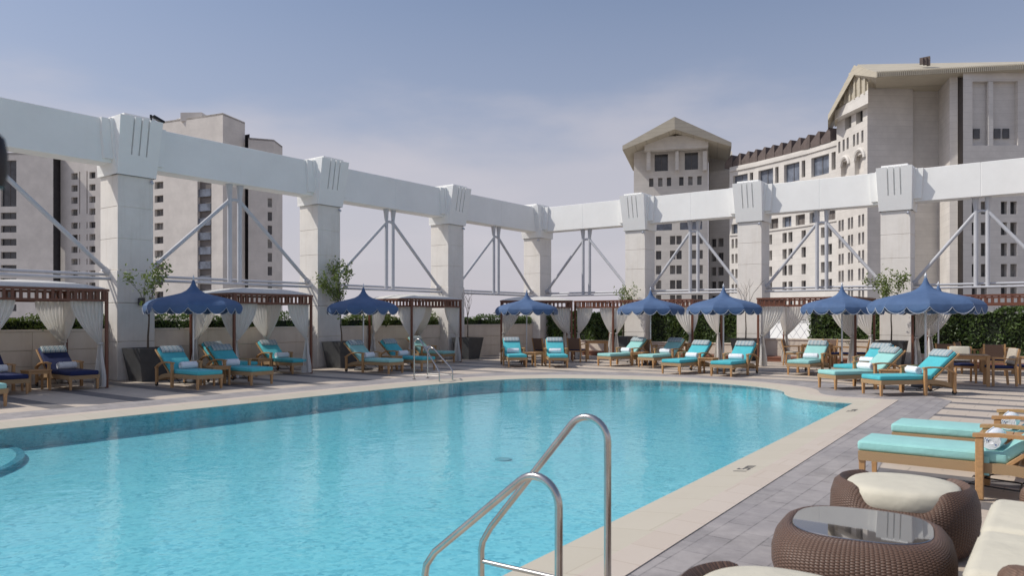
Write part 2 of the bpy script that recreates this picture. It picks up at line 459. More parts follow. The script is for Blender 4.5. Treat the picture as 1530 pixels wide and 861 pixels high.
# basin
bm = B()
n = len(poly); top = [bm.verts.new((p.x,p.y,-.03)) for p in poly]; bot = [bm.verts.new((p.x,p.y,-.38)) for p in poly]
for i in range(n):
    j = (i+1) % n; bm.faces.new((top[i], top[j], bot[j], bot[i]))
tri = tessellate_polygon([[Vector((p.x,p.y,0)) for p in poly]])
for t in tri: bm.faces.new([bot[i] for i in t])
tag(obj('pool_basin', bm, M['basin']), 'turquoise mosaic floor and walls of the pool', 'pool', kind='structure')
wp = offset(poly, sg*-.02)
tri = tessellate_polygon([[Vector((p.x,p.y,0)) for p in wp]])
tag(quads('pool_water', [(p.x,p.y,-.045) for p in wp], [tuple(t) for t in tri], M['water'], up=True), 'clear turquoise water filling the pool', 'water', kind='structure')
bm = B(); bn = B()
SC = (6.96,-27.4)
for r, z in ((2.82,-.31), (2.42,-.22), (2.0,-.13)):
    half = lambda q: [(SC[0]+q*math.cos(PI*(a/40-.5)), SC[1]+q*math.sin(PI*(a/40-.5))) for a in range(41)]
    pts = half(r); loft(bm, [[(x,y,-.39) for x,y in pts], [(x,y,z) for x,y in pts]])
    pa, pb = half(r+.004), half(r-.10)
    loft(bn, [[(x,y,zz) for (x,y), zz in zip(P_, [z_]*41)] for P_, z_ in ((pa,z-.05),(pa,z+.003),(pb,z+.003))], False, False)
tag(obj('pool_steps', bm, M['basin'], smooth=30), 'curved underwater steps at the left of the pool', 'pool steps', kind='structure')
tag(obj('step_edge', bn, mk('step_edge_band', (.10,.33,.43), .4, .2, 20)), 'dark edge bands of the underwater steps', 'step edging', kind='structure')  # darker blue bands along the step edges

# ------------------------------------------------------------------ colonnade
CW = .95
def make_column(label, loc, rotz, light=False):
    t = thing('stone_column', label, 'column', loc, rotz, 'columns of the white colonnade')
    bm = B(); z = 0; h = CW/2
    box(bm, (0, h, 2.7), (CW-.03, CW-.03, 5.4))
    hs = [1.02,1.02,.86,.84,.84,.85]
    for i, q in enumerate(hs):
        ex = .025 if z < 2.8 else 0
        bx(bm, (-h-ex, -ex, z+.007), (h+ex, CW+ex, z+q-.007), .008, 1); z += q
    obj('shaft', bm, M['column_stone'], t)
    bm = B()
    # flared body
    def rect(x, y0, y1, z): return [(-x,y0,z),(x,y0,z),(x,y1,z),(-x,y1,z)]
    loft(bm, [rect(.53,-.05,1.0,5.42), rect(.53,-.05,1.0,5.5), rect(.66,.02,.93,6.86)])
    loft(bm, [rect(.80,.06,.89,5.80), rect(.86,.06,.89,6.84)])
    # front slab with three grooves
    zt, zb, zm = 6.92, 5.42, 5.95
    def yf(z): return -.07-.27*(z-zb)/(zt-zb)
    def xw(z): return .52+.05*(z-zb)/(zt-zb)
    loft(bm, [[(-xw(zb),yf(zb),zb),(xw(zb),yf(zb),zb),(xw(zb),.3,zb),(-xw(zb),.3,zb)],
              [(-xw(zm),yf(zm),zm),(xw(zm),yf(zm),zm),(xw(zm),.3,zm),(-xw(zm),.3,zm)]])
    gx = [-.2, 0, .2]; gw = .022
    edges = [-1]+gx+[1]
    for a, b in zip(edges[:-1], edges[1:]):
        def X(e, z, s): return (xw(z) if e == 1 else -xw(z)) if abs(e) == 1 else e+s*gw
        zt2 = zt
        loft(bm, [[(X(a,zm,1),yf(zm),zm),(X(b,zm,-1),yf(zm),zm),(X(b,zm,-1),.3,zm),(X(a,zm,1),.3,zm)],
                  [(X(a,zt2,1),yf(zt2),zt2),(X(b,zt2,-1),yf(zt2),zt2),(X(b,zt2,-1),.3,zt2),(X(a,zt2,1),.3,zt2)]])
    loft(bm, [[(-.5,yf(zm)+.07,zm-.01),(.5,yf(zm)+.07,zm-.01),(.5,.29,zm-.01),(-.5,.29,zm-.01)],
              [(-.53,yf(zt)+.07,zt-.02),(.53,yf(zt)+.07,zt-.02),(.53,.29,zt-.02),(-.53,.29,zt-.02)]])
    bx(bm, (-.42,-.22,6.9), (.42,.8,7.0))
    obj('capital', bm, M['white'], t)
    if light:
        bm = B(); box(bm, (.1,-.1,2.08), (.16,.12,.2), None, .02); obj('wall_lamp', bm, M['charcoal'], t)
        bm = B(); box(bm, (.50,-.2,7.02), (.34,.16,.07), Matrix.Rotation(.35,3,'Y'), .02); tube(bm, [(.3,-.2,6.95),(.3,-.2,7.1)], .03); obj('floodlight', bm, M['black'], t)
    bm = B(); tube(bm, [(.40,-.03,5.34),(.40,-.1,5.28)], [.03,.04]); tube(bm, [(.40,0,5.34),(.40,-.03,5.34)], .012)
    obj('spotlight', bm, M['piping'] , t)
    return t
LY = [-26.1+h for h in (0,)] ; 
left_y = [-25.62,-19.10,-12.57,-6.05]       # centres of left columns
labs_l = ['stone column left of the nearest cabana', 'nearest left stone column, with a small wall lamp and floodlight, behind the first grey planter',
          'left stone column between the leafy potted tree and second cabana', 'left stone column before the corner, behind the bare potted tree']
for y, lb in zip(left_y, labs_l): make_column(lb, (0,y,0), PI/2, y == -19.10)
right_x = [4.95,9.93,15.10,20.2]
labs_r = ['right stone column just past the corner, in front of the far gabled tower', 'middle right stone column with bare twigs in front of it',
          'tallest-looking right stone column behind the pair of overlapping parasols', 'right stone column at the far right end']
make_column('corner stone column where the two white beams meet', (-CW/2,0,0), 0)
for x, lb in zip(right_x, labs_r): make_column(lb, (x,0,0), 0)

def make_beam(label, a, b, loc, rotz):
    # local x from a to b, front face towards -y
    mid = (a+b)/2; bm = B()
    bx(bm, (a,.16,5.70), (mid-.003,.78,6.84), .012); bx(bm, (mid+.003,.16,5.70), (b,.78,6.84), .012)
    bx(bm, (mid-.1,.166,5.706), (mid+.1,.74,6.82))
    o = obj('beam', bm, M['white']); o.location = loc; o.rotation_euler = (0,0,rotz)
    return tag(o, label, 'beam', 'white beams of the colonnade')
def make_brace(label, a, b, loc, rotz):
    t = thing('steel_bracing', label, 'bracing', loc, rotz, 'steel bracing between the columns')
    m = (a+b)/2; y = .47; zj = 5.22
    for s in (-1,1):
        bm = B(); tube(bm, [(m+s*.17,y,2.72),(m+s*.17,y,zj+.1)], .07, 12); tube(bm, [(m+s*.17,y,zj+.1),(m+s*.19,y,5.72)], [.07,.11], 12)
        obj('post', bm, M['steel_paint'], t, 40)
        e = a+.5 if s < 0 else b-.5
        bm = B(); tube(bm, [(m+s*.17,y,zj),(e,y,2.86)], .06, 12); tube(bm, [(e+(-s)*.12,y,2.95),(e+s*.05,y,2.82)], .085, 12)
        obj('diagonal', bm, M['steel_paint'], t, 40)
        bm = B(); tube(bm, [(a+.4,y+s*.12,2.74+s*.06),(b-.4,y+s*.12,2.74+s*.06)], .042, 10); obj('rail', bm, M['steel_paint'], t, 40)
    bm = B(); tube(bm, [(m-.17,y,zj),(m,y,zj+.03),(m+.17,y,zj)], .05, 10); obj('tie', bm, M['steel_paint'], t, 40)
    return t
def make_wall(label, a, b, loc, rotz, h=1.33, front=.42, back=.95):
    bm = B(); bx(bm, (a,front+.03,0), (b,back,h-.02)); 
    n = max(1, round((b-a)/1.9)); w = (b-a)/n
    for i in range(n):
        zs = [0]+[q for q in (.445,.845) if q < h-.15]+[h-.03]
        for j in range(len(zs)-1):
            bx(bm, (a+i*w+.004,front-(.012 if j == 2 else 0),zs[j]+.003), (a+(i+1)*w-.004,front+.2,zs[j+1]-.003), .006)
    bx(bm, (a,front-.03,h-.03), (b,front+.25,h+.03), .01)
    o = obj('planter_wall', bm, M['wall_stone']); o.location = loc; o.rotation_euler = (0,0,rotz)
    return tag(o, label, 'wall')

def leaf_cloud(pts, size, seed=1, up=.3):
    rnd = random.Random(seed); V = []; F = []
    for p in pts:
        d = Vector((rnd.gauss(0,1), rnd.gauss(0,1), rnd.gauss(0,1)+up)).normalized()
        nrm = Vector((rnd.gauss(0,1), rnd.gauss(0,1), rnd.gauss(.5,1)))
        s = d.cross(nrm)
        if s.length < .01: continue
        s.normalize(); l = size*rnd.uniform(.6,1.3); w = l*.5
        p = Vector(p); i = len(V); nn = s.cross(d)*l*.12
        V += [p-d*l*.5, p+s*w*.5+nn, p+d*l*.5, p-s*w*.5+nn]; F.append((i,i+1,i+2,i+3))
    return V, F
def hedge_mesh(name, x0, x1, y0, y1, z0, z1, n, size, mat, seed, bumpy=.12, core=True, parent=None):
    rnd = random.Random(seed); pts = []
    ph = [rnd.uniform(0,6.28) for _ in range(6)]
    def top(x, y): return z1 + bumpy*(math.sin(x*1.9+ph[0])*.5+math.sin(x*4.3+ph[1])*.35+math.sin(x*9+ph[2]+y*3)*.25)
    def fr(x, z): return y0 - bumpy*.7*(math.sin(x*2.6+ph[3]+z*2)*.5+math.sin(x*6.1+ph[4]-z*3)*.4)
    for _ in range(n):
        x = rnd.uniform(x0,x1); q = rnd.random()
        if q < .55:
            z = rnd.uniform(z0, z1); z = min(z, top(x,y0)); y = fr(x,z)+abs(rnd.gauss(0,.07))
        elif q < .9:
            y = rnd.uniform(y0, y1); z = top(x,y)-abs(rnd.gauss(0,.07))+ (rnd.random() < .06)*rnd.uniform(0,.16)
        else:
            x = (x0 if rnd.random() < .5 else x1)+rnd.gauss(0,.05); y = rnd.uniform(y0,y1); z = rnd.uniform(z0,z1)
        pts.append((x,y,z))
    V, F = leaf_cloud(pts, size, seed)
    me = bpy.data.meshes.new(name); 
    nleaf = len(F)
    if core:  # added inner box, stops light passing between the leaves
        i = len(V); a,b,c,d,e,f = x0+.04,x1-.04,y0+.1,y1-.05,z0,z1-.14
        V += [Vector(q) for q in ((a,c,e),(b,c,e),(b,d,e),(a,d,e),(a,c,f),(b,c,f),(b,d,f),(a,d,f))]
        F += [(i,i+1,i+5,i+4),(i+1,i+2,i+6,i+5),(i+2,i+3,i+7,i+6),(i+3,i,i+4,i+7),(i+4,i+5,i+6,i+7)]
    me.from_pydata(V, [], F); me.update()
    me.materials.append(mat); me.materials.append(M['leaf_light_block'])
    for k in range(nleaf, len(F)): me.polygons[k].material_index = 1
    o = bpy.data.objects.new(name, me); COL.objects.link(o)
    return o

# left bays
lb = ['nearest cabana', 'first and second left columns', 'second and third left columns', 'third left column and the corner']
ends = [-26.1+.0]+[]
ly = left_y+[.475-.0]
bl_beam = ['left white beam running off the left edge of the picture', 'left white beam above the first blue parasol', 'left white beam above the second blue parasol', 'short-looking left white beam that meets the corner']
bl_wall = ['low stone wall behind the two navy loungers', 'low stone wall behind the cabana between first and second left columns', 'low stone wall behind the far pool ladder', 'low stone wall between the last left column and the corner']
bl_h = ['low green and orange-tinged shrubs on the wall behind the navy loungers', 'low shrubs on the wall behind the first blue parasol', 'low shrubs on the wall behind the second blue parasol', 'low shrubs on the wall just left of the corner column']
bl_br = ['grey steel bracing with one long diagonal left of the first column', 'grey steel bracing in front of the beige tower', 'grey steel bracing above the second blue parasol', 'grey steel bracing just left of the corner column']
for i in range(4):
    a, b = ly[i], ly[i+1]
    make_beam(bl_beam[i], a, b, (0,0,0), PI/2); make_brace(bl_br[i], a, b, (0,0,0), PI/2)
    make_wall(bl_wall[i], a+.5, b-.5, (0,0,0), PI/2)
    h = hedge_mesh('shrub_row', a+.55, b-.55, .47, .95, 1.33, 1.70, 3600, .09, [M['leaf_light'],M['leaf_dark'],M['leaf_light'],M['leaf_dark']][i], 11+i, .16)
    h.rotation_euler = (0,0,PI/2)
    tag(h, bl_h[i], 'shrubs', 'shrub rows on the planter walls')
# right bays
rx = [-.475]+right_x
br_beam = ['right white beam just right of the corner', 'right white beam below the far gabled tower', 'right white beam in front of the curved hotel wing', 'right white beam running off the right edge of the picture']
br_br = ['steel bracing just right of the corner column', 'steel bracing in front of the far gabled tower', 'steel bracing in front of the curved hotel wing', 'steel bracing at the far right in front of the near hotel tower']
br_wall = ['low stone wall under the hedge in the corner bay', 'low stone wall under the hedge behind the fifth parasol', 'low stone wall under the wire fence', 'low stone wall under the long hedge on the far right']
for i in range(4):
    a, b = rx[i], rx[i+1]
    make_beam(br_beam[i], a, b, (0,0,0), 0); make_brace(br_br[i], a, b, (0,0,0), 0)
    make_wall(br_wall[i], a+.5, b-.5, (0,0,0), 0, .82 if i == 2 else .36 if i == 3 else .6, .35, .9)
for k, (a, b, z1, n, lbk) in enumerate([(.15,4.35,1.92,5200,'dark clipped hedge in the corner bay behind the wicker chairs'), (5.5,9.3,1.95,5200,'bushy hedge behind the middle parasols'),
                          (12.1,14.55,1.95,3600,'hedge behind the parasol right of the wire fence'), (15.7,22.5,1.92,8200,'long clipped hedge on the far right behind the dining chairs')]):
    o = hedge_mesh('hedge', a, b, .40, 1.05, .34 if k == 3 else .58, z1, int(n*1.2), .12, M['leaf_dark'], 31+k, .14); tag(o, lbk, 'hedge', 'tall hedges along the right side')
# timber plinths
for a, b, lbk in [(.2,4.3,'reddish timber step along the wall in the corner bay'), (5.5,9.35,'reddish timber step under the middle parasols'), (10.5,14.5,'reddish timber step below the wire fence'), (15.7,20,'reddish timber step behind the far right dining chairs')]:
    bm = B()
    for j in range(6): bx(bm, (a,-.75+j*.18,.12), (b,-.75+j*.18+.17,.17), .004)
    bx(bm, (a,-.73,0), (b,.32,.12)); tag(obj('timber_step', bm, M['platform']), lbk, 'step', 'timber steps along the right side')
# wire fence in the third right bay
t = thing('wire_fence', 'crossed wire fence in the open bay left of the hedge', 'fence', (0,.6,.85))
bm = B()
for k in range(7):
    x = 10.5+k*.3
    if x+.6 <= 12.3:
        tube(bm, [(x,0,0),(x+.6,0,.95)], .008, 5); tube(bm, [(x+.6,0,0),(x,0,.95)], .008, 5)
obj('mesh_panel', bm, M['steel_paint'], t)
for x in (10.5,12.2):
    bm = B(); tube(bm, [(x,0,0),(x,0,1)], .025); obj('post', bm, M['steel_paint'], t)
bm = B(); tube(bm, [(10.5,0,.98),(12.2,0,.98)], .02); obj('rail', bm, M['steel_paint'], t)

# ------------------------------------------------------------------ loungers
def make_lounger(cm, label):
    t = thing('sun_lounger', label, 'sun lounger', (0,0,0), 0, 'sun loungers around the pool')
    for s in (-1,1):
        bm = B(); loft(bm, [[(s*.29+dx*.020,-.94+dy*.020,0) for dx,dy in ((-1,-1),(1,-1),(1,1),(-1,1))], [(s*.29+dx*.03,-.94+dy*.03,.31) for dx,dy in ((-1,-1),(1,-1),(1,1),(-1,1))]])
        obj('leg', bm, M['teak'], t)
        bm = B(); bx(bm, (s*.355-.03,.02,0), (s*.355+.03,.085,.56), .006); obj('leg', bm, M['teak'], t)
        bm = B(); bx(bm, (s*.355-.028,.72,.05), (s*.355+.028,.785,.46), .006); lo = obj('leg', bm, M['teak'], t)
        bm = B(); lathe(bm, [(.05,-.018),(.055,-.01),(.055,.01),(.05,.018)], 14, (s*.355,.752,.055), Matrix.Rotation(PI/2,3,'Y')); obj('wheel', bm, M['rubber'], lo, 40)
        # curved arm
        bm = B(); pts = [(.0,.575),(.2,.59),(.42,.583),(.58,.545),(.70,.49),(.79,.44)]
        rings = []
        for i, (y, z) in enumerate(pts): rings.append([(s*.355-.038,y,z-.016),(s*.355+.038,y,z-.016),(s*.355+.038,y,z+.016),(s*.355-.038,y,z+.016)])
        loft(bm, rings); obj('armrest', bm, M['teak'], t, 30)
        # side rail with arched rear
        bm = B(); rings = []
        for y, z0, z1 in ((-.97,.235,.325),(.02,.235,.325),(.3,.235,.33),(.55,.20,.29),(.75,.14,.22)):
            rings.append([(s*.315-.018,y,z0),(s*.315+.018,y,z0),(s*.315+.018,y,z1),(s*.315-.018,y,z1)])
        loft(bm, rings); obj('side_rail', bm, M['tan_weave'], t)
    for y0, y1, z0, z1 in ((-.97,-.93,.235,.325),(.3,.34,.25,.32),(.73,.76,.14,.2)):
        bm = B(); bx(bm, (-.297,y0,z0), (.297,y1,z1)); obj('cross_rail', bm, M['tan_weave'], t)
    bm = B()
    for k in range(12): bx(bm, (-.295,-.9+k*.1,.29), (.295,-.9+k*.1+.075,.31))
    obj('slat_deck', bm, M['teak'], t)
    # backrest
    rot = Matrix.Rotation(R(40),3,'X'); hp = Vector((0,.26,.33))
    bm = B()
    for s in (-1,1): box(bm, hp+rot@Vector((s*.30,.42,-.01)), (.04,.86,.035), rot, .004)
    for k in range(7): box(bm, hp+rot@Vector((0,.06+k*.12,-.012)), (.57,.07,.014), rot)
    obj('backrest', bm, M['teak'], t)
    bm = B(); box(bm, hp+rot@Vector((0,.40,.055)), (.60,.82,.09), rot, .03, 3); obj('back_cushion', bm, cm, t, 50)
    bm = B(); bx(bm, (-.31,-.985,.325), (.31,.27,.425), .03, 3)
    tube(bm, [(-.285,-.975,.40),(.285,-.975,.40),(.305,-.95,.40),(.305,.25,.40)], .007, 6); tube(bm, [(-.285,-.975,.40),(-.305,-.95,.40),(-.305,.25,.40)], .007, 6)
    obj('seat_cushion', bm, cm, t, 50)
    bm = B(); box(bm, hp+rot@Vector((0,.70,.125)), (.56,.21,.07), rot, .033, 4); obj('headrest_pillow', bm, M['stripe'], t, 60)
    bm = B()
    for s in (-1,1): box(bm, (s*.322,.1,.30), (.012,.05,.17))
    obj('strap', bm, cm, t)
    bm = B()
    for s in (-1,1): tube(bm, [(s*.2,.2,.24),(s*.2,-.05,.1),(s*.2,.35,.08),(s*.2,.6,.16)], .009, 6)
    tube(bm, [(-.2,.35,.08),(.2,.35,.08)], .009, 6)
    obj('support_bar', bm, M['black'], t)
    return t
def make_towel(label):
    bm = B(); n = 40; L = .20
    # rolled spiral section
    sec = []
    for k in range(90):
        a = k/90*2*PI*4.2; r = .018+.062*k/90; sec.append((r*math.cos(a), r*math.sin(a)))
    prof = [(.02,-L*.98),(.05,-L),(.078,-L*.985),(.083,-L*.9),(.085,0),(.083,L*.9),(.078,L*.985),(.05,L),(.02,L*.98)]
    lathe(bm, prof, 24, (0,0,0), Matrix.Rotation(PI/2,3,'Y'))
    for s in (-1,1): tube(bm, [(s*(L+.001),y,z) for y, z in sec[::2]], .005, 5)
    tube(bm, [(-L*.97,-.03,.082),(L*.97,-.03,.082)], .008, 6)
    o = obj('rolled_towel', bm, M['towel'], None, 50)
    return tag(o, label, 'towel', 'rolled white towels on the loungers')

protos = {}; tw = None
def lounger(foot, ang, kind, label, tlabel=None, toff=.0, tyaw=0.):
    """foot: plan point below the middle of the foot end; ang: heading foot->head (deg from +x)"""
    global tw
    jr = random.Random(int(foot[0]*97+foot[1]*31)); ang += jr.uniform(-2.5,2.5) if foot[0] < 18 else 0
    d = Vector((math.cos(R(ang)), math.sin(R(ang))))
    p = Vector(foot)+d*.97; rz = R(ang-90)
    if kind not in protos:
        o = make_lounger(M[{'t':'turq','m':'mint','n':'navy'}[kind]], label); protos[kind] = o
        o.location = (p.x,p.y,.012); o.rotation_euler = (0,0,rz)
    else: o = dup(protos[kind], (p.x,p.y,.012), rz, label)
    if tlabel:
        s = Vector((-d.y,d.x)); q = p+d*(.14+(jr.uniform(-.10,.03) if foot[0] < 18 else 0))+s*(toff+jr.uniform(-.05,.05)); tyaw += jr.uniform(-.14,.14)
        if tw is None: tw = make_towel(tlabel); w = tw
        else: w = tw.copy(); COL.objects.link(w); w['label'] = tlabel
        w.location = (q.x,q.y,.012+.425+.083); w.rotation_euler = (R(random.uniform(-90,90)),0,rz+tyaw)
        w.rotation_euler = Matrix.Rotation(rz+tyaw,3,'Z').to_euler()
    return o
# left side (heads to the wall)
lounger((4.2,-23.95), 180, 'm', 'mint lounger cut off by the left edge, only its foot showing')
lounger((2.0,-22.75), 180, 'n', 'navy lounger cut off by the left edge', 'rolled towel on the navy lounger at the left edge')
lounger((1.98,-21.28), 180, 'n', 'navy lounger beside the dark post of the nearest cabana', 'rolled towel on the navy lounger beside the cabana post')
lounger((4.18,-19.52), 180, 't', 'turquoise lounger in front of the first grey planter', 'rolled towel on the lounger in front of the first grey planter', -.05)
lounger((4.16,-18.12), 180, 't', 'turquoise lounger right of the first blue parasol pole', 'rolled towel on the lounger right of the first parasol pole', .05)
lounger((1.92,-17.0), 180, 't', 'shaded turquoise lounger mostly hidden behind the ones by the first parasol')
lounger((1.92,-15.2), 180, 't', 'turquoise lounger under the right half of the second cabana', 'rolled towel on the lounger under the second cabana')
lounger((4.1,-13.5), 180, 'm', 'mint lounger beside the second planter, left of the far ladder', 'rolled towel on the mint lounger beside the second planter')
lounger((4.05,-12.05), 180, 't', 'turquoise lounger seen through the rails of the far ladder', 'rolled towel behind the far ladder')
lounger((1.95,-8.7), 180, 'm', 'shaded mint lounger under the third cabana', 'rolled towel on the lounger under the third cabana')
# far corner
lounger((5.42,-9.25), 132, 't', 'turquoise lounger left of the third parasol pole', 'rolled towel on the lounger left of the third parasol pole')
lounger((6.6,-8.6), 130, 't', 'turquoise lounger right of the third parasol pole', 'rolled towel on the lounger right of the third parasol pole')
# right side
lounger((7.35,-6.95), 76, 'm', 'mint lounger in front of the dark planter by the corner curtains', 'rolled towel on the mint lounger near the corner curtains')
lounger((8.8,-6.75), 80, 'm', 'mint lounger under the fourth parasol', 'rolled towel on the lounger under the fourth parasol')
lounger((10.72,-9.0), 84, 't', 'turquoise lounger left of the fifth parasol pole', 'rolled towel on the lounger left of the fifth parasol pole')
lounger((12.2,-8.95), 86, 't', 'turquoise lounger right of the fifth parasol pole', 'rolled towel on the lounger right of the fifth parasol pole')
lounger((13.8,-7.2), 88, 'm', 'mint lounger standing alone left of the sixth parasol pole', 'rolled towel on the lone mint lounger')
lounger((15.35,-8.6), 70, 't', 'turquoise lounger half hidden behind the mint one at the pool notch', 'rolled towel on the half-hidden lounger')
lounger((15.5,-11.0), 50, 'm', 'mint lounger at the rounded pool notch, beside a turquoise one', 'rolled towel on the mint lounger at the pool notch', .0)
lounger((16.62,-11.9), 46, 't', 'turquoise lounger seen side-on under the largest parasol', 'rolled towel on the side-on turquoise lounger', .0)
lounger((18.37,-19.45), 0, 'm', 'near mint lounger, farther of the two at the right edge', 'large rolled towel on the farther near lounger')
lounger((18.33,-20.97), 0, 'm', 'nearest mint lounger, right behind the round wicker ottoman', 'large rolled towel on the nearest lounger')

# side tables
def make_side(label):
    t = thing('side_table', label, 'side table', (0,0,0), 0, 'small teak side tables')
    bm = B()
    for k in range(5): bx(bm, (-.24+k*.097,-.24,.44), (-.24+k*.097+.092,.24,.465), .004)
    obj('table_top', bm, M['teak2'], t)
    bm = B()
    for s in (-1,1): bx(bm, (s*.2-.012,-.2,.38), (s*.2+.012,.2,.44)); bx(bm, (-.19,s*.2-.012,.38), (.19,s*.2+.012,.44))
    obj('apron', bm, M['teak'], t)
    for sx in (-1,1):
        for sy in (-1,1):
            bm = B(); bx(bm, (sx*.205-.022,sy*.205-.022,0), (sx*.205+.022,sy*.205+.022,.44), .004); obj('leg', bm, M['teak'], t)
    return t
st = None
for p, lbk in [((1.25,-22.0),'teak side table between the two navy loungers'), ((3.3,-18.8),'teak side table between the loungers of the first parasol'), ((1.2,-16.1),'teak side table beside the lounger under the second cabana'),
             ((3.2,-12.8),'teak side table between the loungers behind the far ladder'), ((5.3,-8.15),'teak side table beside the third parasol pole'), ((8.15,-5.9),'teak side table between the two mint loungers in front of the middle hedge'),
             ((11.45,-8.0),'teak side table beside the fifth parasol pole'), ((16.75,-10.3),'teak side table between the loungers at the pool notch'), ((19.5,-20.2),'teak side table between the two near mint loungers')]:
    if st is None: st = make_side(lbk); st.location = (*p,.006)
    else: dup(st, (*p,.006), 0 if p[0] > 5 else 0, lbk)

# ------------------------------------------------------------------ parasols
def make_umbrella(label):
    t = thing('parasol', label, 'parasol', (0,0,0), 0, 'blue scalloped parasols')
    NS, SUB = 8, 14; n = NS*SUB
    prof = [(.028,2.60),(.048,2.52),(.09,2.43),(.165,2.345),(.28,2.28),(.45,2.232),(.65,2.185),(.85,2.135),(1.0,2.085),(1.10,2.03),(1.16,1.965),(1.17,1.93)]
    def rad(r, k):
        ph = (k % SUB)/SUB; sag = math.sin(PI*ph)
        return r*(1-.075*sag*min(1,r/.5))
    rings = []
    for r, z in prof:
        rings.append([(rad(r,k)*math.cos(2*PI*k/n), rad(r,k)*math.sin(2*PI*k/n), z-.045*math.sin(PI*(k%SUB)/SUB)*(r/1.17)**2*(.3)) for k in range(n)])
    def drop(k):
        ph = (k % SUB)/SUB
        return .03+.15*abs(math.sin(2*PI*ph))**.7
    edge = []
    for f in (.5,1):
        ring = []
        for k in range(n):
            r = rad(1.17,k)+.012*f; ring.append((r*math.cos(2*PI*k/n), r*math.sin(2*PI*k/n), 1.93-.0135*math.sin(PI*(k%SUB)/SUB)-drop(k)*f))
        rings.append(ring); edge = ring
    bm = B(); loft(bm, rings, True, False); can = obj('canopy', bm, M['blue'], t, 22)
    md = can.modifiers.new('thick', 'SOLIDIFY'); md.thickness = .004
    bm = B(); tube(bm, edge, .006, 5, closed=True)
    obj('piping', bm, M['piping'], can)
    bm = B(); tube(bm, [(0,0,.05),(0,0,2.62)], .024, 12); obj('pole', bm, M['polew'], t, 40)
    bm = B(); lathe(bm, [(.012,2.60),(.03,2.62),(.035,2.65),(.018,2.68),(.006,2.73)], 12); obj('finial', bm, M['polew'], t, 40)
    bm = B(); lathe(bm, [(.29,0),(.29,.04),(.26,.065),(.06,.08),(.045,.09),(.042,.32),(.03,.33)], 28); obj('base', bm, M['charcoal'], t, 40)
    for k in range(NS):
        a = 2*PI*k/NS; c, s = math.cos(a), math.sin(a)
        bm = B(); tube(bm, [(r*c,r*s,z-.02) for r, z in prof[3:-1]], .009, 5); tube(bm, [(.03*c,.03*s,1.80),(.6*c,.6*s,2.155)], .007, 5)
        obj('rib', bm, M['polew'], t)
    return t
um = None
for p, rz, sc, lbk in [(W(289,19.1),.15,1,'blue parasol at the far left, beside the first grey planter'), (W(543,23.8),.4,1,'blue parasol above the mint lounger left of the far ladder'), (W(787,27.9),.0,1,'small-looking blue parasol in front of the corner column'),
                   (W(972,26.3),.25,1,'blue parasol over the two mint loungers left of centre-right'), (W(1081,23.6),.1,1,'blue parasol between the middle right column and wire fence'), (W(1258,22.8),.3,1,'blue parasol left of the largest-looking parasol'),
                   (W(1383,17.9),.2,1.07,'largest-looking blue parasol, over the side-on turquoise lounger'), (W(1402,22.3),.5,1.03,'blue parasol almost hidden behind the largest-looking one')]:
    if um is None: um = make_umbrella(lbk); o = um; um.location = (p.x,p.y,0); um.rotation_euler = (0,0,rz)
    else: o = dup(um, (p.x,p.y,0), rz, lbk)
    o.scale = (sc,sc,1)

# ------------------------------------------------------------------ cabanas
def curtain(parent, P0, P1, tie, ztop=2.02, ztie=1.05, seed=0):
    rnd = random.Random(seed)
    P0, P1, tie = Vector(P0), Vector(P1), Vector(tie)
    nu, nv = 44, 34; dirv = (P1-P0).normalized(); perp = Vector((-dirv.y,dirv.x)); wid = (P1-P0).length
    ph = rnd.uniform(0,6); fr = rnd.randint(6,8); V = []; F = []
    for j in range(nv):
        z = ztop*(1-j/(nv-1))+.03
        for i in range(nu):
            u = i/(nu-1); p = P0.lerp(P1,u)
            if z >= ztie:
                s = (ztop-z)/(ztop-ztie); w = 1-.87*min(1,max(0,s))**1.7
                q = tie+(p-tie)*w; amp = .035*(1-.55*s)
            else:
                s = (ztie-z)/ztie; w = .13+.30*min(1,s*1.3)
                c = tie+dirv*((u-.5)*wid*w)
                q = c; amp = .016+.035*s
            q = q+perp*(amp*math.sin(u*2*PI*fr+ph+.5*math.sin(z*2+ph))+.012*math.sin(z*5+u*4+ph))
            V.append((q.x,q.y,z))
    for j in range(nv-1):
        for i in range(nu-1):
            a = j*nu+i; F.append((a,a+1,a+nu+1,a+nu))
    o = quads('curtain', V, F, M['voile'], parent, 60)
    bm = B(); lathe(bm, [(.055,-.02),(.062,0),(.055,.02)], 12, (tie.x,tie.y,ztie)); obj('tie_band', bm, M['voile'], o)
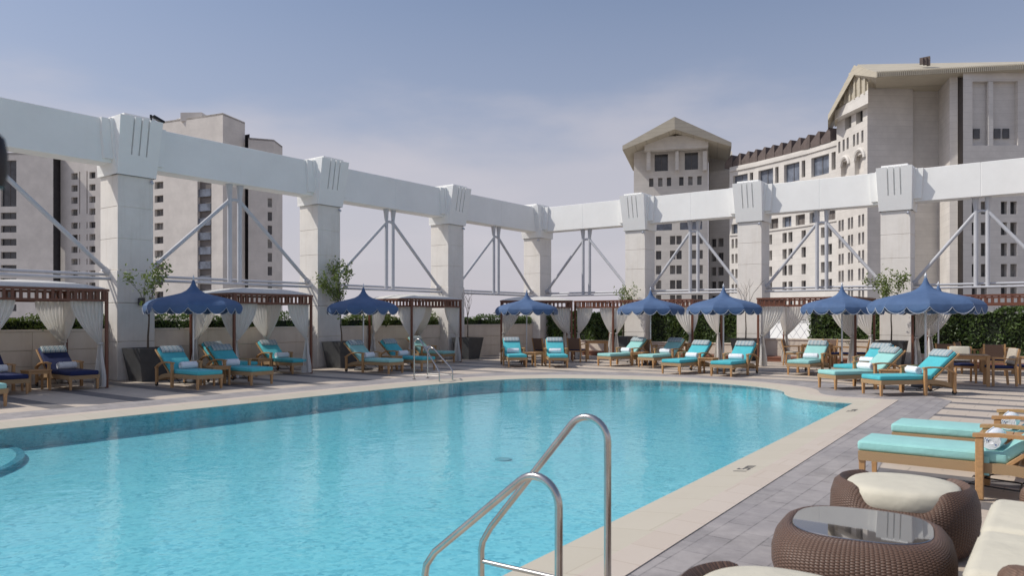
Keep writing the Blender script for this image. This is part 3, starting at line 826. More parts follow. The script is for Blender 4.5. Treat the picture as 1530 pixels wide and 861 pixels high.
def cabana(label, loc, rotz, Wd, D, roof=True, cur='all', mid=None, seed=0, cw=.75):
    t = thing('cabana', label, 'cabana', loc, rotz, 'brown wooden cabanas with white curtains')
    w, d = Wd/2, D/2; H0, H1 = 2.03, 2.32
    posts = [(sx*w,sy*d) for sx in (-1,1) for sy in (-1,1)]
    if mid is not None: posts.append((mid,-d))
    for x, y in posts:
        bm = B(); bx(bm, (x-.032,y-.032,0), (x+.032,y+.032,H1-.06), .004); obj('post', bm, M['cabana_wood'], t)
    for ax, s in (('x',-1),('x',1),('y',-1),('y',1)):
        bm = B()
        L = w if ax == 'x' else d; off = (s*d) if ax == 'x' else (s*w)
        def pbox(a0, a1, z0, z1, th):
            if ax == 'x': bx(bm, (a0,off-th,z0), (a1,off+th,z1))
            else: bx(bm, (off-th,a0,z0), (off+th,a1,z1))
        ext = L+.05 if ax == 'x' else L-.05
        pbox(-ext, ext, H1-.055, H1, .04); pbox(-ext+.02, ext-.02, H0, H0+.05, .03); 
        k = max(2, round(2*L/.17))
        for i in range(k+1):
            a = -L+.05+(2*L-.1)*i/k; pbox(a-.026, a+.026, H0+.05, H1-.055, .018)
        obj('lattice_beam', bm, M['cabana_wood'], t)
    if roof:
        bm = B(); rings = []; N = 10
        for i in range(N+1):
            s = 1-i/N
            z = H1+.01+.19*(1-s**2.2); 
            rings.append([(x*s*1.0+.0*z, y*s, z-.06*s*0) for x, y in ((-w-.02,-d-.02),(0,-d-.02),(w+.02,-d-.02),(w+.02,0),(w+.02,d+.02),(0,d+.02),(-w-.02,d+.02),(-w-.02,0))] if i < N else [(x*.02,y*.02,z) for x, y in ((-w,-d),(0,-d),(w,-d),(w,0),(w,d),(0,d),(-w,d),(-w,0))])
        loft(bm, rings); obj('roof_cloth', bm, M['voile'], t, 40)
    i = 0
    for sx in (-1,1):
        for sy in (-1,1):
            x, y = sx*(w-.01), sy*(d-.01)
            if cur == 'all' or (sx,sy,'x') in cur:
                curtain(t, (x-sx*.03,y-sy*.07), (x-sx*cw,y-sy*.07), (x-sx*.09,y-sy*.07), seed=seed*10+i)
            if cur == 'all' or (sx,sy,'y') in cur:
                curtain(t, (x-sx*.07,y-sy*.03), (x-sx*.07,y-sy*cw), (x-sx*.07,y-sy*.09), seed=seed*10+i+5)
            i += 1
    if mid is not None:
        for s in (-1,1): curtain(t, (mid+s*.05,-d+.07), (mid+s*.62,-d+.07), (mid+s*.1,-d+.07), seed=seed*10+8+s)
    return t
cabana('nearest cabana with a brown lattice top over the two navy loungers', (.78,-22.05,0), PI/2, 2.65, 2.1, seed=1)
cabana('second cabana, right of the first blue parasol', (.95,-16.2,0), PI/2, 2.55, 2.1, seed=2)
cabana('third cabana with dark posts behind the far ladder', (.72,-9.15,0), PI/2, 2.6, 2.1, seed=3)
ca = W(800,30.6); cabana('corner cabana behind the third parasol', (ca.x,ca.y,0), R(36.5), 2.75, 2.4, seed=4)
cabana('wide orange-brown cabana in front of the corner hedge', (6.75,-2.45,0), 0, 4.9, 2.8, False, mid=-.75, seed=5)
cabana('cabana with long white curtains in front of the wire fence', (13.1,-2.5,0), 0, 3.05, 2.85, False, seed=6, cw=.8)
cabana('cabana at the far right behind the overlapping parasols', (17.75,-2.5,0), 0, 3.05, 2.85, False, seed=7, cur={(-1,-1,'x'),(-1,-1,'y'),(-1,1,'x'),(-1,1,'y'),(1,1,'y')})

# ------------------------------------------------------------------ planters and potted trees
def make_planter(label):
    bm = B()
    def sq(h, z, c=.0): return [(-h,-h,z),(h,-h,z),(h,h,z),(-h,h,z)]
    loft(bm, [sq(.33,0), sq(.46,.86), sq(.43,.862), sq(.41,.78)])
    for f in bm.faces: f.material_index = 0
    bm.faces.ensure_lookup_table(); bm.faces[-1].material_index = 1
    o = obj('planter', bm, [M['charcoal'],M['soil']]); return tag(o, label, 'planter', 'dark grey tapered planters')
def potted_tree(label, loc, h, nleaf, crown, seed, lean=0, lsize=.10, low=.42):
    rnd = random.Random(seed)
    t = thing('potted_tree', label, 'tree', loc, 0, 'slender potted trees')
    tips = []
    bm = B(); segs = []
    def branch(p, d, l, r, lvl):
        pts = [p]; q = p; dd = d.copy()
        for i in range(4):
            dd = (dd+Vector((rnd.gauss(0,.13),rnd.gauss(0,.13),rnd.gauss(.03,.05)))).normalized(); q = q+dd*l/4; pts.append(q)
        tube(bm, pts, [r*(1-.13*i) for i in range(5)], 6)
        if lvl < 3:
            k = rnd.randint(2,3)
            for i in range(k):
                a = rnd.uniform(0,2*PI); nd = (dd+Vector((math.cos(a),math.sin(a),rnd.uniform(.1,.5)))*.62).normalized()
                branch(pts[rnd.choice((2,3,4))] if i else q, nd, l*rnd.uniform(.5,.75), r*.55, lvl+1)
        if lvl >= 1: tips.extend(pts[1:] if lvl >= 2 else pts[2:])
    base = h*low
    tube(bm, [(0,0,0),(.01,.0,base*.4),(lean*.3-.01,.015,base*.75),(lean*.5,.0,base)], [.028,.024,.021,.019], 7)
    for i in range(3 if low > .3 else 5):
        a = 2.1*i+rnd.uniform(0,1); branch(Vector((lean*.5,0,base*(1-(.06 if low > .3 else -.30)*i))), Vector((math.cos(a)*.4*crown+lean,math.sin(a)*.4*crown,1)).normalized(), h*.30, .014, 1)
    obj('trunk', bm, M['bark'], t, 60)
    if nleaf:
        pts = []
        for _ in range(nleaf):
            p = rnd.choice(tips); pts.append((p.x+rnd.gauss(0,.075),p.y+rnd.gauss(0,.075),p.z+rnd.gauss(0,.075)))
        V, F = leaf_cloud(pts, lsize, seed); quads('crown', V, F, M['leaf_tree'], t)
    return t
pl = None
PP = [((.62,-19.1),'grey planter in front of the nearest left column'), ((.65,-12.6),'grey planter in front of the second left column'), ((.65,-6.1),'grey planter in front of the third left column'),
      ((4.7,-.62),'dark planter half hidden by curtains right of the corner'), ((10.0,-.62),'dark planter below the bare twigs at the middle right column'), ((15.1,-.75),'dark planter behind the side-on turquoise lounger')]
for (p, lbk) in PP:
    if pl is None: pl = make_planter(lbk); o = pl
    else: o = pl.copy(); COL.objects.link(o); o['label'] = lbk
    o.location = (*p,.0)
potted_tree('sparse young potted tree with a few green leaves at the nearest left column', (.62,-19.1,.8), 2.3, 420, .9, 4, .12)
potted_tree('leafiest potted tree, at the second left column', (.65,-12.6,.8), 2.3, 1200, .8, 5, -.12, low=.28)
potted_tree('bare twiggy potted tree at the third left column', (.65,-6.1,.8), 2.1, 0, .7, 6)
potted_tree('potted tree with a small tuft of leaves right of the corner', (4.7,-.62,.8), 2.3, 420, .5, 7)
potted_tree('bare potted tree in front of the middle right column', (10.0,-.62,.8), 2.6, 0, 1.0, 8)
potted_tree('potted tree with a light green crown above the right parasols', (15.1,-.75,.8), 2.55, 900, 1.0, 9)

# ------------------------------------------------------------------ dining sets
def make_chair(label, seat, back, nm):
    t = thing('dining_armchair', label, 'chair', (0,0,0), 0, 'teak dining armchairs')
    for s in (-1,1):
        bm = B(); bx(bm, (s*.27-.024,.22,0), (s*.27+.024,.27,.66), .004); obj('leg', bm, M['teak'], t)
        bm = B(); bar(bm, (s*.25,-.27,0), (s*.25,-.235,.45), .045, .045); bar(bm, (s*.25,-.235,.44), (s*.25,-.33,.90), .045, .04); obj('leg', bm, M['teak'], t)
        bm = B(); bar(bm, (s*.275,.29,.67), (s*.265,-.27,.65), .055, .028); obj('armrest', bm, M['teak'], t)
    bm = B(); bx(bm, (-.245,-.24,.38), (.245,.25,.425)); obj('seat_frame', bm, M['teak'], t)
    bm = B(); bx(bm, (-.235,-.22,.426), (.235,.26,.485), .02, 2); obj('seat_cushion', bm, seat, t, 50)
    rot = Matrix.Rotation(R(11.5),3,'X')
    bm = B(); box(bm, (0,-.285,.68), (.44,.035,.42), rot, .006); obj('backrest', bm, M['brown_weave'], t)
    if back: bm = B(); box(bm, (0,-.262 if nm == 'cream' else -.285,.71), (.47,.10 if nm == 'cream' else .12,.40), rot, .04, 3); obj('back_cushion', bm, back, t, 50)
    return t
def face(p, q): return math.atan2(q[1]-p[1], q[0]-p[0])-PI/2
chp = {}
def chair(p, look, kind, lbk):
    rz = face(p, look)
    if kind not in chp:
        o = make_chair(lbk, M['navy'] if kind != 'tan' else M['cream'], {'plain':None,'cream':M['cream'],'blanket':M['beigecloth'],'tan':None}[kind], kind); o.location = (*p,.0); o.rotation_euler = (0,0,rz); chp[kind] = o
    else: dup(chp[kind], (*p,.0), rz, lbk)
tbp = None
def dtable(p, rz, lbk):
    global tbp
    if tbp is None:
        t = thing('dining_table', lbk, 'table', (*p,0), rz, 'teak dining tables')
        bm = B()
        for k in range(6): bx(bm, (-.42+k*.14,-.42,.715), (-.42+k*.14+.136,.42,.745), .004)
        obj('table_top', bm, M['teak2'], t)
        bm = B()
        for s in (-1,1): bx(bm, (s*.37-.012,-.34,.64), (s*.37+.012,.34,.715)); bx(bm, (-.34,s*.37-.012,.64), (.34,s*.37+.012,.715))
        obj('apron', bm, M['teak'], t)
        for sx in (-1,1):
            for sy in (-1,1):
                bm = B(); bx(bm, (sx*.375-.035,sy*.375-.035,0), (sx*.375+.035,sy*.375+.035,.715), .005); obj('leg', bm, M['teak'], t)
        tbp = t
    else: dup(tbp, (*p,0), rz, lbk)
def v2(px, t): p = W(px,t); return (p.x,p.y)
A = v2(1447,18.5); dtable(A, R(10), 'teak dining table in front of the cream-backed chair')
chair(v2(1437,19.3), A, 'cream', 'dining armchair with a cream back cushion and navy seat')
chair(v2(1494,18.35), A, 'blanket', 'dining armchair with a beige blanket over its back')
Bq = v2(1492,22.6); dtable(Bq, 0, 'teak dining table against the long hedge')
chair(v2(1447,23.2), Bq, 'plain', 'wicker-backed armchair left of the table against the long hedge')
chair(v2(1487,21.6), Bq, 'plain', 'wicker-backed armchair with its back to us at the hedge table')
chair(v2(1418,22.2), v2(1450,23.5), 'tan', 'armchair turned sideways behind the largest parasol pole')
chair(v2(1540,18.6), v2(1480,19.0), 'plain', 'armchair with a navy seat cut off by the right edge')
Cq = (13.1,-2.4); dtable(Cq, 0, 'teak dining table inside the cabana by the wire fence')
chair((12.3,-2.5), Cq, 'tan', 'armchair left of the table in the wire-fence cabana')
chair((13.9,-2.3), Cq, 'plain', 'armchair right of the table in the wire-fence cabana')
chair((13.2,-1.6), Cq, 'plain', 'armchair behind the table in the wire-fence cabana')
Dq = (4.9,-3.2); dtable(Dq, R(36), 'teak dining table in the corner behind the curtains')
chair(v2(862,28.2), Dq, 'plain', 'wicker-backed armchair right of the corner curtain')
chair(v2(812,28.0), Dq, 'plain', 'wicker-backed armchair behind the third parasol loungers')
Eq = v2(1018,27.0); dtable(Eq, 0, 'teak dining table under the wide cabana')
chair(v2(978,26.6), Eq, 'tan', 'pale armchair left of the table under the wide cabana')
chair(v2(1012,27.9), Eq, 'tan', 'pale armchair behind the table under the wide cabana')
chair(v2(1238,25.2), v2(1262,25.6), 'plain', 'armchair behind the lone mint lounger')
chair(v2(1283,25.4), v2(1262,25.6), 'plain', 'armchair right of the sixth parasol pole')

# ------------------------------------------------------------------ ladders
def make_ladder(label, loc, rotz):
    """local -x towards the water; tall rail at y=0, short rail at y=-.46"""
    t = thing('pool_ladder', label, 'pool ladder', loc, rotz, 'steel pool ladders')
    def rail(y, zt, xt, rr):
        p = [(0,y,-.02),(0,y,zt-rr-.08)]
        # rounded top
        sl = math.atan2(zt-.28, .64)
        cx, cz = -rr, zt-rr
        arcp = [(cx+rr*math.cos(a), cz+rr*math.sin(a)) for a in [i*(PI/2+sl)/12 for i in range(13)]]
        p += [(x,y,z) for x, z in arcp]
        ex = -.88; x0, z0 = arcp[-1]; x1, z1 = ex+.03, .30
        for k in (.33,.66,.93): p.append((x0+(x1-x0)*k,y,z0+(z1-z0)*k))
        p += [(ex+.012,y,.255),(ex,y,.20),(ex,y,.12),(ex,y,-.9)]
        bm = B(); tube(bm, p, .0205, 14); return obj('handrail', bm, M['chrome'], t, 60)
    rail(0, 1.085, 0, .13); rail(-.53, .84, 0, .14)
    for y in (0,-.53):
        bm = B(); tube(bm, [(0,y,.13),(-.88,y,.13)], .014, 10); obj('cross_bar', bm, M['satin'], t, 60)
        bm = B(); lathe(bm, [(.05,0),(.05,.012),(.03,.022)], 16, (0,y,.013)); obj('floor_flange', bm, M['chrome'], t, 40)
    for z in (-.2,-.45,-.7):
        bm = B(); bx(bm, (-.92,-.53,z-.015), (-.84,0,z+.015), .006); obj('step', bm, M['chrome'], t)
    return t
make_ladder('large steel pool ladder in the foreground with two unequal curved rails', (17.93,-25.6,0), R(2))
make_ladder('small-looking steel pool ladder on the far left side of the pool', (6.02,-14.75,0), R(181))

# ------------------------------------------------------------------ near wicker group
def superring(a, b, z, n=56, e=2.8):
    out = []
    for k in range(n):
        th = 2*PI*k/n; c, s = math.cos(th), math.sin(th)
        out.append((a*math.copysign(abs(c)**(2/e),c), b*math.copysign(abs(s)**(2/e),s), z))
    return out
t = thing('coffee_table', 'low brown wicker coffee table with a reflecting glass top', 'coffee table', (19.0,-24.42,0), R(8))
t.scale = (.95,.95,1)
bm = B()
prof = [(.40,.0),(.455,.03),(.50,.10),(.525,.19),(.525,.27),(.505,.345),(.465,.395),(.43,.412),(.405,.41),(.40,.40)]
loft(bm, [superring(r,r,z) for r, z in prof]); obj('wicker_body', bm, M['wicker'], t, 70)
bm = B(); loft(bm, [superring(.398,.398,.402), superring(.402,.402,.406), superring(.402,.402,.412), superring(.398,.398,.416)]); obj('glass_top', bm, M['tglass'], t, 30)
def make_ottoman(label, loc, rz):
    t = thing('wicker_ottoman', label, 'ottoman', loc, rz, 'round wicker ottomans with cream cushions')
    # body: lobed drum whose two sides rise into low arms
    bm = B(); rings = []; n = 64
    for r, z, lift in [(.38,0,0),(.43,.03,0),(.47,.12,0),(.49,.24,.10),(.485,.32,.45),(.46,.36,.9),(.42,.385,1),(.385,.37,.85),(.37,.32,.2),(.36,.28,0)]:
        ring = []
        for k in range(n):
            a = 2*PI*k/n; c = abs(math.cos(a)); m = 1/(1+math.exp(-(c-.55)*22)); h = z + lift*(.10*m-.045*(1-m))
            ring.append((r*1.0*math.cos(a)*(1+.05*m), r*math.sin(a)*.96, h))
        rings.append(ring)
    loft(bm, rings); obj('wicker_body', bm, M['wicker'], t, 70)
    bm = B(); loft(bm, [superring(r,r*1.02,z,48,2.3) for r, z in [(.33,.30),(.378,.315),(.395,.345),(.40,.385),(.397,.43),(.385,.452),(.365,.465),(.30,.474),(.18,.481),(.06,.483)]])
    c = obj('seat_cushion', bm, M['cream'], t, 70)
    return t
ot = make_ottoman('wicker ottoman behind the glass coffee table', (19.04,-23.28,0), R(4)); ot.scale = (.94,.94,1)
dup(ot, (19.0,-26.02,0), R(4), 'wicker ottoman at the bottom edge, mostly out of frame')
t = thing('wicker_sofa', 'brown wicker sofa with cream seat cushions at the right edge', 'sofa', (20.15,-24.52,0))
bm = B(); bx(bm, (-.42,-.93,.02), (.45,.93,.36), .05, 3); obj('wicker_base', bm, M['brown_weave'], t, 50)
for s in (-1,1):
    bm = B(); bx(bm, (-.40,s*.96-.09,.02), (.45,s*.96+.09,.60), .07, 4); obj('armrest', bm, M['brown_weave'], t, 60)
bm = B(); bx(bm, (.40,-1.0,.02), (.56,1.0,.82), .06, 4); obj('backrest', bm, M['brown_weave'], t, 60)
for s in (-1,1):
    bm = B(); bx(bm, (-.54,s*.435-.425,.352), (.38,s*.435+.425,.52), .065, 5)
    for z in (.475,): tube(bm, [(-.535,s*.435-.36,z),(-.535,s*.435+.36,z)], .006, 6)
    obj('seat_cushion', bm, M['cream'], t, 60)
    bm = B(); box(bm, (.33,s*.435,.68), (.16,.82,.40), Matrix.Rotation(.2,3,'Y'), .06, 4); obj('back_cushion', bm, M['cream'], t, 60)

# dark rounded lantern just entering the frame at the left
p = W(-14,1.3)
t = thing('garden_torch', 'slim black garden torch, its rounded head just entering at the left edge', 'torch', (p.x,p.y,0))
bm = B(); tube(bm, [(0,0,.02),(0,0,1.87)], .008, 10); obj('pole', bm, M['black'], t, 40)
bm = B(); lathe(bm, [(.07,0),(.07,.012),(.012,.03)], 20); obj('foot', bm, M['black'], t, 40)
bm = B(); lathe(bm, [(.008,1.87),(.020,1.876),(.0255,1.90),(.0255,1.935),(.021,1.96),(.010,1.972),(.004,1.985)], 20); obj('lamp_head', bm, M['black'], t, 50)

# depth markings
def marking(txt, loc, rz, lbk):
    cu = bpy.data.curves.new('depth_marking', 'FONT'); cu.body = txt; cu.size = .21; cu.extrude = .0008; cu.align_x = 'CENTER'; cu.align_y = 'CENTER'
    o = bpy.data.objects.new('depth_marking', cu); COL.objects.link(o)
    bpy.context.view_layer.update()
    me = bpy.data.meshes.new_from_object(o.evaluated_get(bpy.context.evaluated_depsgraph_get())); bpy.data.objects.remove(o)
    q = link('depth_marking', me, M['tower_dark']); q.location = loc; q.rotation_euler = (Matrix.Rotation(rz,3,'Z') @ Matrix.Rotation(-math.atan(.047/.46),3,'X')).to_euler()
    tag(q, lbk, 'depth marking', 'painted depth numbers on the coping')
def coping_z(d): return -.035+(.047)*(d+.06)/.46
marking('1.5m', (17.15,-21.15,coping_z(.21)+.003), R(92), 'black 1.5m depth number painted on the near coping')
marking('1.5m', (16.90,-14.9,coping_z(.20)+.004), R(92), 'small-looking black depth number at the far coping corner')
p = W(752,10.75)
bm = B(); lathe(bm, [(.12,0),(.12,.015),(.09,.02)], 20); o = obj('pool_drain', bm, mk('drain_grating', (.16,.40,.46), .5)); o.location = (p.x,p.y,-.379); tag(o, 'round drain on the pool floor beyond the foreground ladder', 'drain')

# ------------------------------------------------------------------ buildings
WR = random.Random(3)
M['glass3'] = glassmat('window_net_curtain', (.22,.21,.195), .2)
class Facade:
    """A building whose walls are planes between plan points, with real window recesses."""
    def __init__(s, root): s.root = root; s.bm = B(); s.wins = {}
    def wall(s, P0, P1, z0, z1, wins=(), depth=.4, mi=0):
        P0, P1 = Vector(P0), Vector(P1); L = (P1-P0).length; d = (P1-P0)/L; inn = Vector((-d.y,d.x))
        # inward = away from the viewpoint
        if inn.dot(Vector((CX,CY))-P0) > 0: inn = -inn
        us = sorted({0,L,*[w[0] for w in wins],*[w[1] for w in wins]}); zs = sorted({z0,z1,*[w[2] for w in wins],*[w[3] for w in wins]})
        def pt(u, z, k=0): q = P0+d*u+inn*k; return (q.x,q.y,z)
        def q4(a, b, c, e):
            f = s.bm.faces.new([s.bm.verts.new(p) for p in (a,b,c,e)]); f.material_index = mi
        for i in range(len(us)-1):
            # merge vertically where possible
            for j in range(len(zs)-1):
                um, zm = (us[i]+us[i+1])/2, (zs[j]+zs[j+1])/2
                if any(w[0] < um < w[1] and w[2] < zm < w[3] for w in wins): continue
                q4(pt(us[i],zs[j]), pt(us[i+1],zs[j]), pt(us[i+1],zs[j+1]), pt(us[i],zs[j+1]))
        for w in wins:
            u0, u1, a, b = w[:4]; mat = w[4] if len(w) > 4 else 'glass'
            if mat in ('glass','glass2') and u1-u0 < 4: mat = WR.choice(('glass','glass','glass2','glass3') if mat == 'glass' else ('glass2','glass2','glass','glass3'))
            q4(pt(u0,a),pt(u0,a,depth),pt(u0,b,depth),pt(u0,b)); q4(pt(u1,a),pt(u1,a,depth),pt(u1,b,depth),pt(u1,b))
            q4(pt(u0,a),pt(u1,a),pt(u1,a,depth),pt(u0,a,depth)); q4(pt(u0,b),pt(u1,b),pt(u1,b,depth),pt(u0,b,depth))
            V = [pt(u0,a,depth*.98),pt(u1,a,depth*.98),pt(u1,b,depth*.98),pt(u0,b,depth*.98)]
            F = [(0,1,2,3)]
            o = quads('window', V, F, M[mat], s.root)
            # frame bar
            if u1-u0 > 1.0 and len(w) < 6:
                um = (u0+u1)/2; fb = B(); 
                q = P0+d*um+inn*(depth*.9); box(fb, (q.x,q.y,(a+b)/2), (.07,.07,b-a-.02), math.atan2(d.y,d.x)); obj('mullion', fb, M['tower_spandrel'], o)
    def prism(s, pts, z0, z1, mi=0):
        loft(s.bm, [[(p[0],p[1],z0) for p in pts], [(p[0],p[1],z1) for p in pts]])
        s.bm.faces.ensure_lookup_table()
    def done(s, mats, name='wall'):
        s.bm.norec = True if False else None
        return obj(name, s.bm, mats, s.root)
class Facade2(Facade):
    def done(s, mats, name='wall'):
        me = bpy.data.meshes.new(name); s.bm.to_mesh(me); s.bm.free(); return link(name, me, mats, s.root)
def uof(P0, P1, px):                # distance along a facade where a bearing meets it
    P0, P1 = Vector(P0), Vector(P1); d = P1-P0; r = W(px,1)-Vector((CX,CY)); o = Vector((CX,CY))
    den = d.x*r.y-d.y*r.x
    s = ((o.x-P0.x)*r.y-(o.y-P0.y)*r.x)/den
    return s*d.length
def back(P, k):                      # point k metres farther along the same bearing
    o = Vector((CX,CY)); return P+(P-o).normalized()*k

# ---- far gabled tower
T = 165
root = thing('hotel_tower', 'far gabled hotel tower with two tall dark loggia openings under the roof', 'hotel tower', (*W(1000,170),-25))
root.location = (0,0,0)
f = Facade2(root)
P0, P1 = W(947,167), W(1058,163)
wins = []
for a, b in ((978,998),(1023,1043)): wins.append((uof(P0,P1,a),uof(P0,P1,b),ZH(255,T),ZH(229,T),'glass'))
for c in (973,986.5,999.5,1018,1031.5,1045): wins.append((uof(P0,P1,c-3.3),uof(P0,P1,c+3.3),ZH(278,T),ZH(265,T),'glass'))
rows = [(ZH(365.6+22.1*k,T),ZH(352.6+22.1*k,T)) for k in range(6)]
for c in (984,1005,1014.5,1037,1046): 
    for a, b in rows: wins.append((uof(P0,P1,c-4),uof(P0,P1,c+4),a,b,'glass2' if c > 1000 else 'glass'))
for a, b in ((979,1004),(1016,1049)): wins.append((uof(P0,P1,a),uof(P0,P1,b),ZH(344,T),ZH(331,T),'glass_blue'))
f.wall(P0, P1, -25, ZH(208,T), wins, .9)
Pb0, Pb1 = back(P0,40)+Vector((0,0)), back(P1,40)
f.wall(P0, Pb0, -25, ZH(208,T)); f.wall(P1, Pb1, -25, ZH(208,T)); f.wall(Pb0, Pb1, -25, ZH(208,T))
# recessed return wall to the wing
Q0, Q1 = W(1058.5,172), W(1096,168)
f.wall(Q0, Q1, -25, ZH(262,T)+2, [(uof(Q0,Q1,a),uof(Q0,Q1,b),za,zb,'glass2') for za, zb in rows for a, b in ((1063,1070),(1073,1081))], .6)
f.wall(Q0, back(Q0,-8), -25, ZH(240,T)); 
# wall under the roof
Q2, Q3 = W(1058.5,176), W(1094,172); f.wall(Q2, Q3, -25, ZH(215,T))
f.done(M['hotel_stone2'])
dv = (P1-P0).normalized(); inn = (Pb0-P0).normalized()
def P3(px, t, py): w = W(px,t); return (w.x,w.y,ZH(py,t))
bm = B()   # cornice band and loggia piers
def slab(px0, px1, y0, y1, t0, t1, th):
    a, b = W(px0,t0), W(px1,t1); k = (Vector((CX,CY))-a).normalized()*th
    loft(bm, [[(a.x+k.x,a.y+k.y,z),(b.x+k.x,b.y+k.y,z),(b.x,b.y,z),(a.x,a.y,z)] for z in (ZH(y1,t0),ZH(y0,t0))])
slab(963,1057,209,228,165.5,162.5,2.2); slab(966,972,228,256,165.5,165.3,1.4); slab(1009,1014,228,256,164.3,164,1.4); slab(1050,1056,228,256,163,162.7,1.4)
obj('cornice', bm, M['hotel_stone'], root)
bm = B()   # gable roof: ridge running back
ey = ZH(221,160); ap = ZH(178,160)
a, b, c = W(930,161), W(1008,158), W(1093,158)
ez = ZH(216,160)
nrm = Vector((-(P1-P0).y,(P1-P0).x)).normalized(); nrm = nrm if nrm.dot(a-Vector((CX,CY))) > 0 else -nrm
rb = [x+nrm*24 for x in (a,b,c)]
fr = [(a.x,a.y,ez),(b.x,b.y,ap),(c.x,c.y,ez)]; bk = [(rb[0].x,rb[0].y,ez),(rb[1].x,rb[1].y,ap),(rb[2].x,rb[2].y,ez)]
th = 1.6
loft(bm, [[fr[0],fr[1],fr[2],(c.x,c.y,ez-.9),(b.x,b.y,ap-th-1.0),(a.x,a.y,ez-.9)], [bk[0],bk[1],bk[2],(rb[2].x,rb[2].y,ez-.9),(rb[1].x,rb[1].y,ap-th-1.0),(rb[0].x,rb[0].y,ez-.9)]])
obj('roof', bm, M['roof'], root)
bm = B()   # pediment with upright fins
ga, gb, gc = W(955,165.5), W(1008,164), W(1062,162.8)
loft(bm, [[(ga.x,ga.y,ZH(212,T)),(gc.x,gc.y,ZH(212,T)),(gb.x,gb.y,ZH(182,T))], [(p.x+inn.x*3,p.y+inn.y*3,z) for p, z in ((ga,ZH(212,T)),(gc,ZH(212,T)),(gb,ZH(182,T)))]])
for i, px in enumerate((973,980,988,996,1004,1012,1020,1028,1036,1043)):
    h = 211-(26-abs(px-1008)*.55); p = W(px,163.0)
    box(bm, (p.x,p.y,(ZH(211,T)+ZH(h,T))/2), (.5,.6,ZH(h,T)-ZH(211,T)), math.atan2(dv.y,dv.x))
obj('pediment', bm, M['roof'], root)

# ---- curved wing between the two towers
root = thing('hotel_wing', 'curved hotel wing with rows of paired windows between the two gabled towers', 'hotel wing', (0,0,0))
f = Facade2(root)
knots = [(1090,160),(1128,154.5),(1166,148.6),(1206,142.5),(1252,135)]
ztop = ZH(246,160)
ztop = 33.6
colpairs = {0:[(1096,1101),(1113,1120)], 1:[(1169-15.5,0)]}
pairs = [(1097,1100.5),(1100.5,1104)]
cols = [(1093,1096.5),(1098.5,1102),(1111,1114.5),(1118,1121.5),(1140,1144.5),(1149,1153.5),(1169,1175.5),(1178,1184),(1197.5,1204),(1206.5,1213),(1226.5,1233),(1236,1243)]
for i in range(4):
    a, b = knots[i], knots[i+1]; P0, P1 = W(*a), W(*b); tm = (a[1]+b[1])/2
    L = (P1-P0).length; wins = []
    zb0 = 18.3
    for c0_, c1_ in cols:
        u0, u1 = uof(P0,P1,c0_), uof(P0,P1,c1_)
        if u0 < .3 or u1 > L-.3: continue
        for k in range(7): wins.append((u0,u1,zb0-k*3.2-1.95,zb0-k*3.2,'glass2' if (c0_ > 1190) else 'glass'))
    # recessed balcony row
    wins.append((L*.08,L*.42,zb0+1.1,zb0+3.1,'glass_blue')); wins.append((L*.58,L*.92,zb0+1.1,zb0+3.1,'tower_spandrel'))
    # top-floor glazing
    if i < 4:
        wins.append((L*.14,L*.72,ztop-5.6,ztop-2.0,'glass_blue')); wins.append((L*.80,L*.93,ztop-5.2,ztop-2.0,'glass'))
    f.wall(P0, P1, -25, ztop, wins, .7)
    k0, k1 = back(P0,14), back(P1,14)
    f.bm.faces.new([f.bm.verts.new(q) for q in ((P0.x,P0.y,ztop),(P1.x,P1.y,ztop),(k1.x,k1.y,ztop),(k0.x,k0.y,ztop))])
f.done(M['hotel_stone'])
bm = B(); rp = []
for i in range(4):
    P0, P1 = W(*knots[i]), W(*knots[i+1]); d = (P1-P0); n3 = 3
    ang = math.atan2(d.y,d.x)
    for k in range(3):
        p = back(P0+d*((k+.5)/n3),2.2); L = d.length/n3
        e = Matrix.Rotation(ang,3,'Z')
        sec = [(-L*.48,0),(L*.46,0),(L*.46,2.5),(L*.30,2.6),(-L*.48,.9)]
        loft(bm, [[e@Vector((x,y,z))+Vector((p.x,p.y,ztop+.01)) for x, z in sec] for y in (-1.6,3.5)])
obj('skylight', bm, M['roof_dark'], root)
for z0, z1, th in ((ztop-1.0,ztop-.5,.35),(ztop-7.6,ztop-7.1,.3),(19.0,19.3,.3)):
    bm = B(); ks = [W(*k) for k in knots]
    loft(bm, [[(back(p,-th).x,back(p,-th).y,z0),(back(p,-th).x,back(p,-th).y,z1),(p.x,p.y,z1),(p.x,p.y,z0)] for p in ks])
    obj('string_course', bm, M['hotel_stone'], root)

# ---- near gabled tower
root = thing('hotel_tower', 'near hotel tower with a plain stone flank and wide ribbed eaves at upper right', 'hotel tower', (0,0,0))
f = Facade2(root)
P0, P1 = W(1250,133.5), W(1296,123)
ZT = 39.3
wins = []
for c in (1254,1260.5,1266.5,1276,1281.5,1288.5): wins.append((uof(P0,P1,c-1.6),uof(P0,P1,c+1.6),ZH(218,127),ZH(200,127),'glass'))
for k in range(7):
    for c in (1254.5,1259,1268.5,1273,1284,1289.5):
        zc = ZH(332+26.3*k,127); wins.append((uof(P0,P1,c-1.7),uof(P0,P1,c+1.7),zc-1.0,zc+1.0,'glass2'))
for a, b in ((1256.5,1268),(1277,1291)): wins.append((uof(P0,P1,a),uof(P0,P1,b),ZH(262,127),ZH(234,127),'hotel_stone2',1))
for a, b in ((1262,1272),(1279,1289)): wins.append((uof(P0,P1,a),uof(P0,P1,b),ZH(187,127),ZH(160,127),'glass'))
f.wall(P0, P1, -25, ZT, wins, .8)
S1 = W(1364,123.4); S2 = W(1402,123)
f.wall(P1, S1, -25, ZT); 
S1b = back(S1,1.0); f.wall(S1, S1b, -25, ZT); f.wall(S1b, back(W(1402,123.4),1.0), -25, ZT)
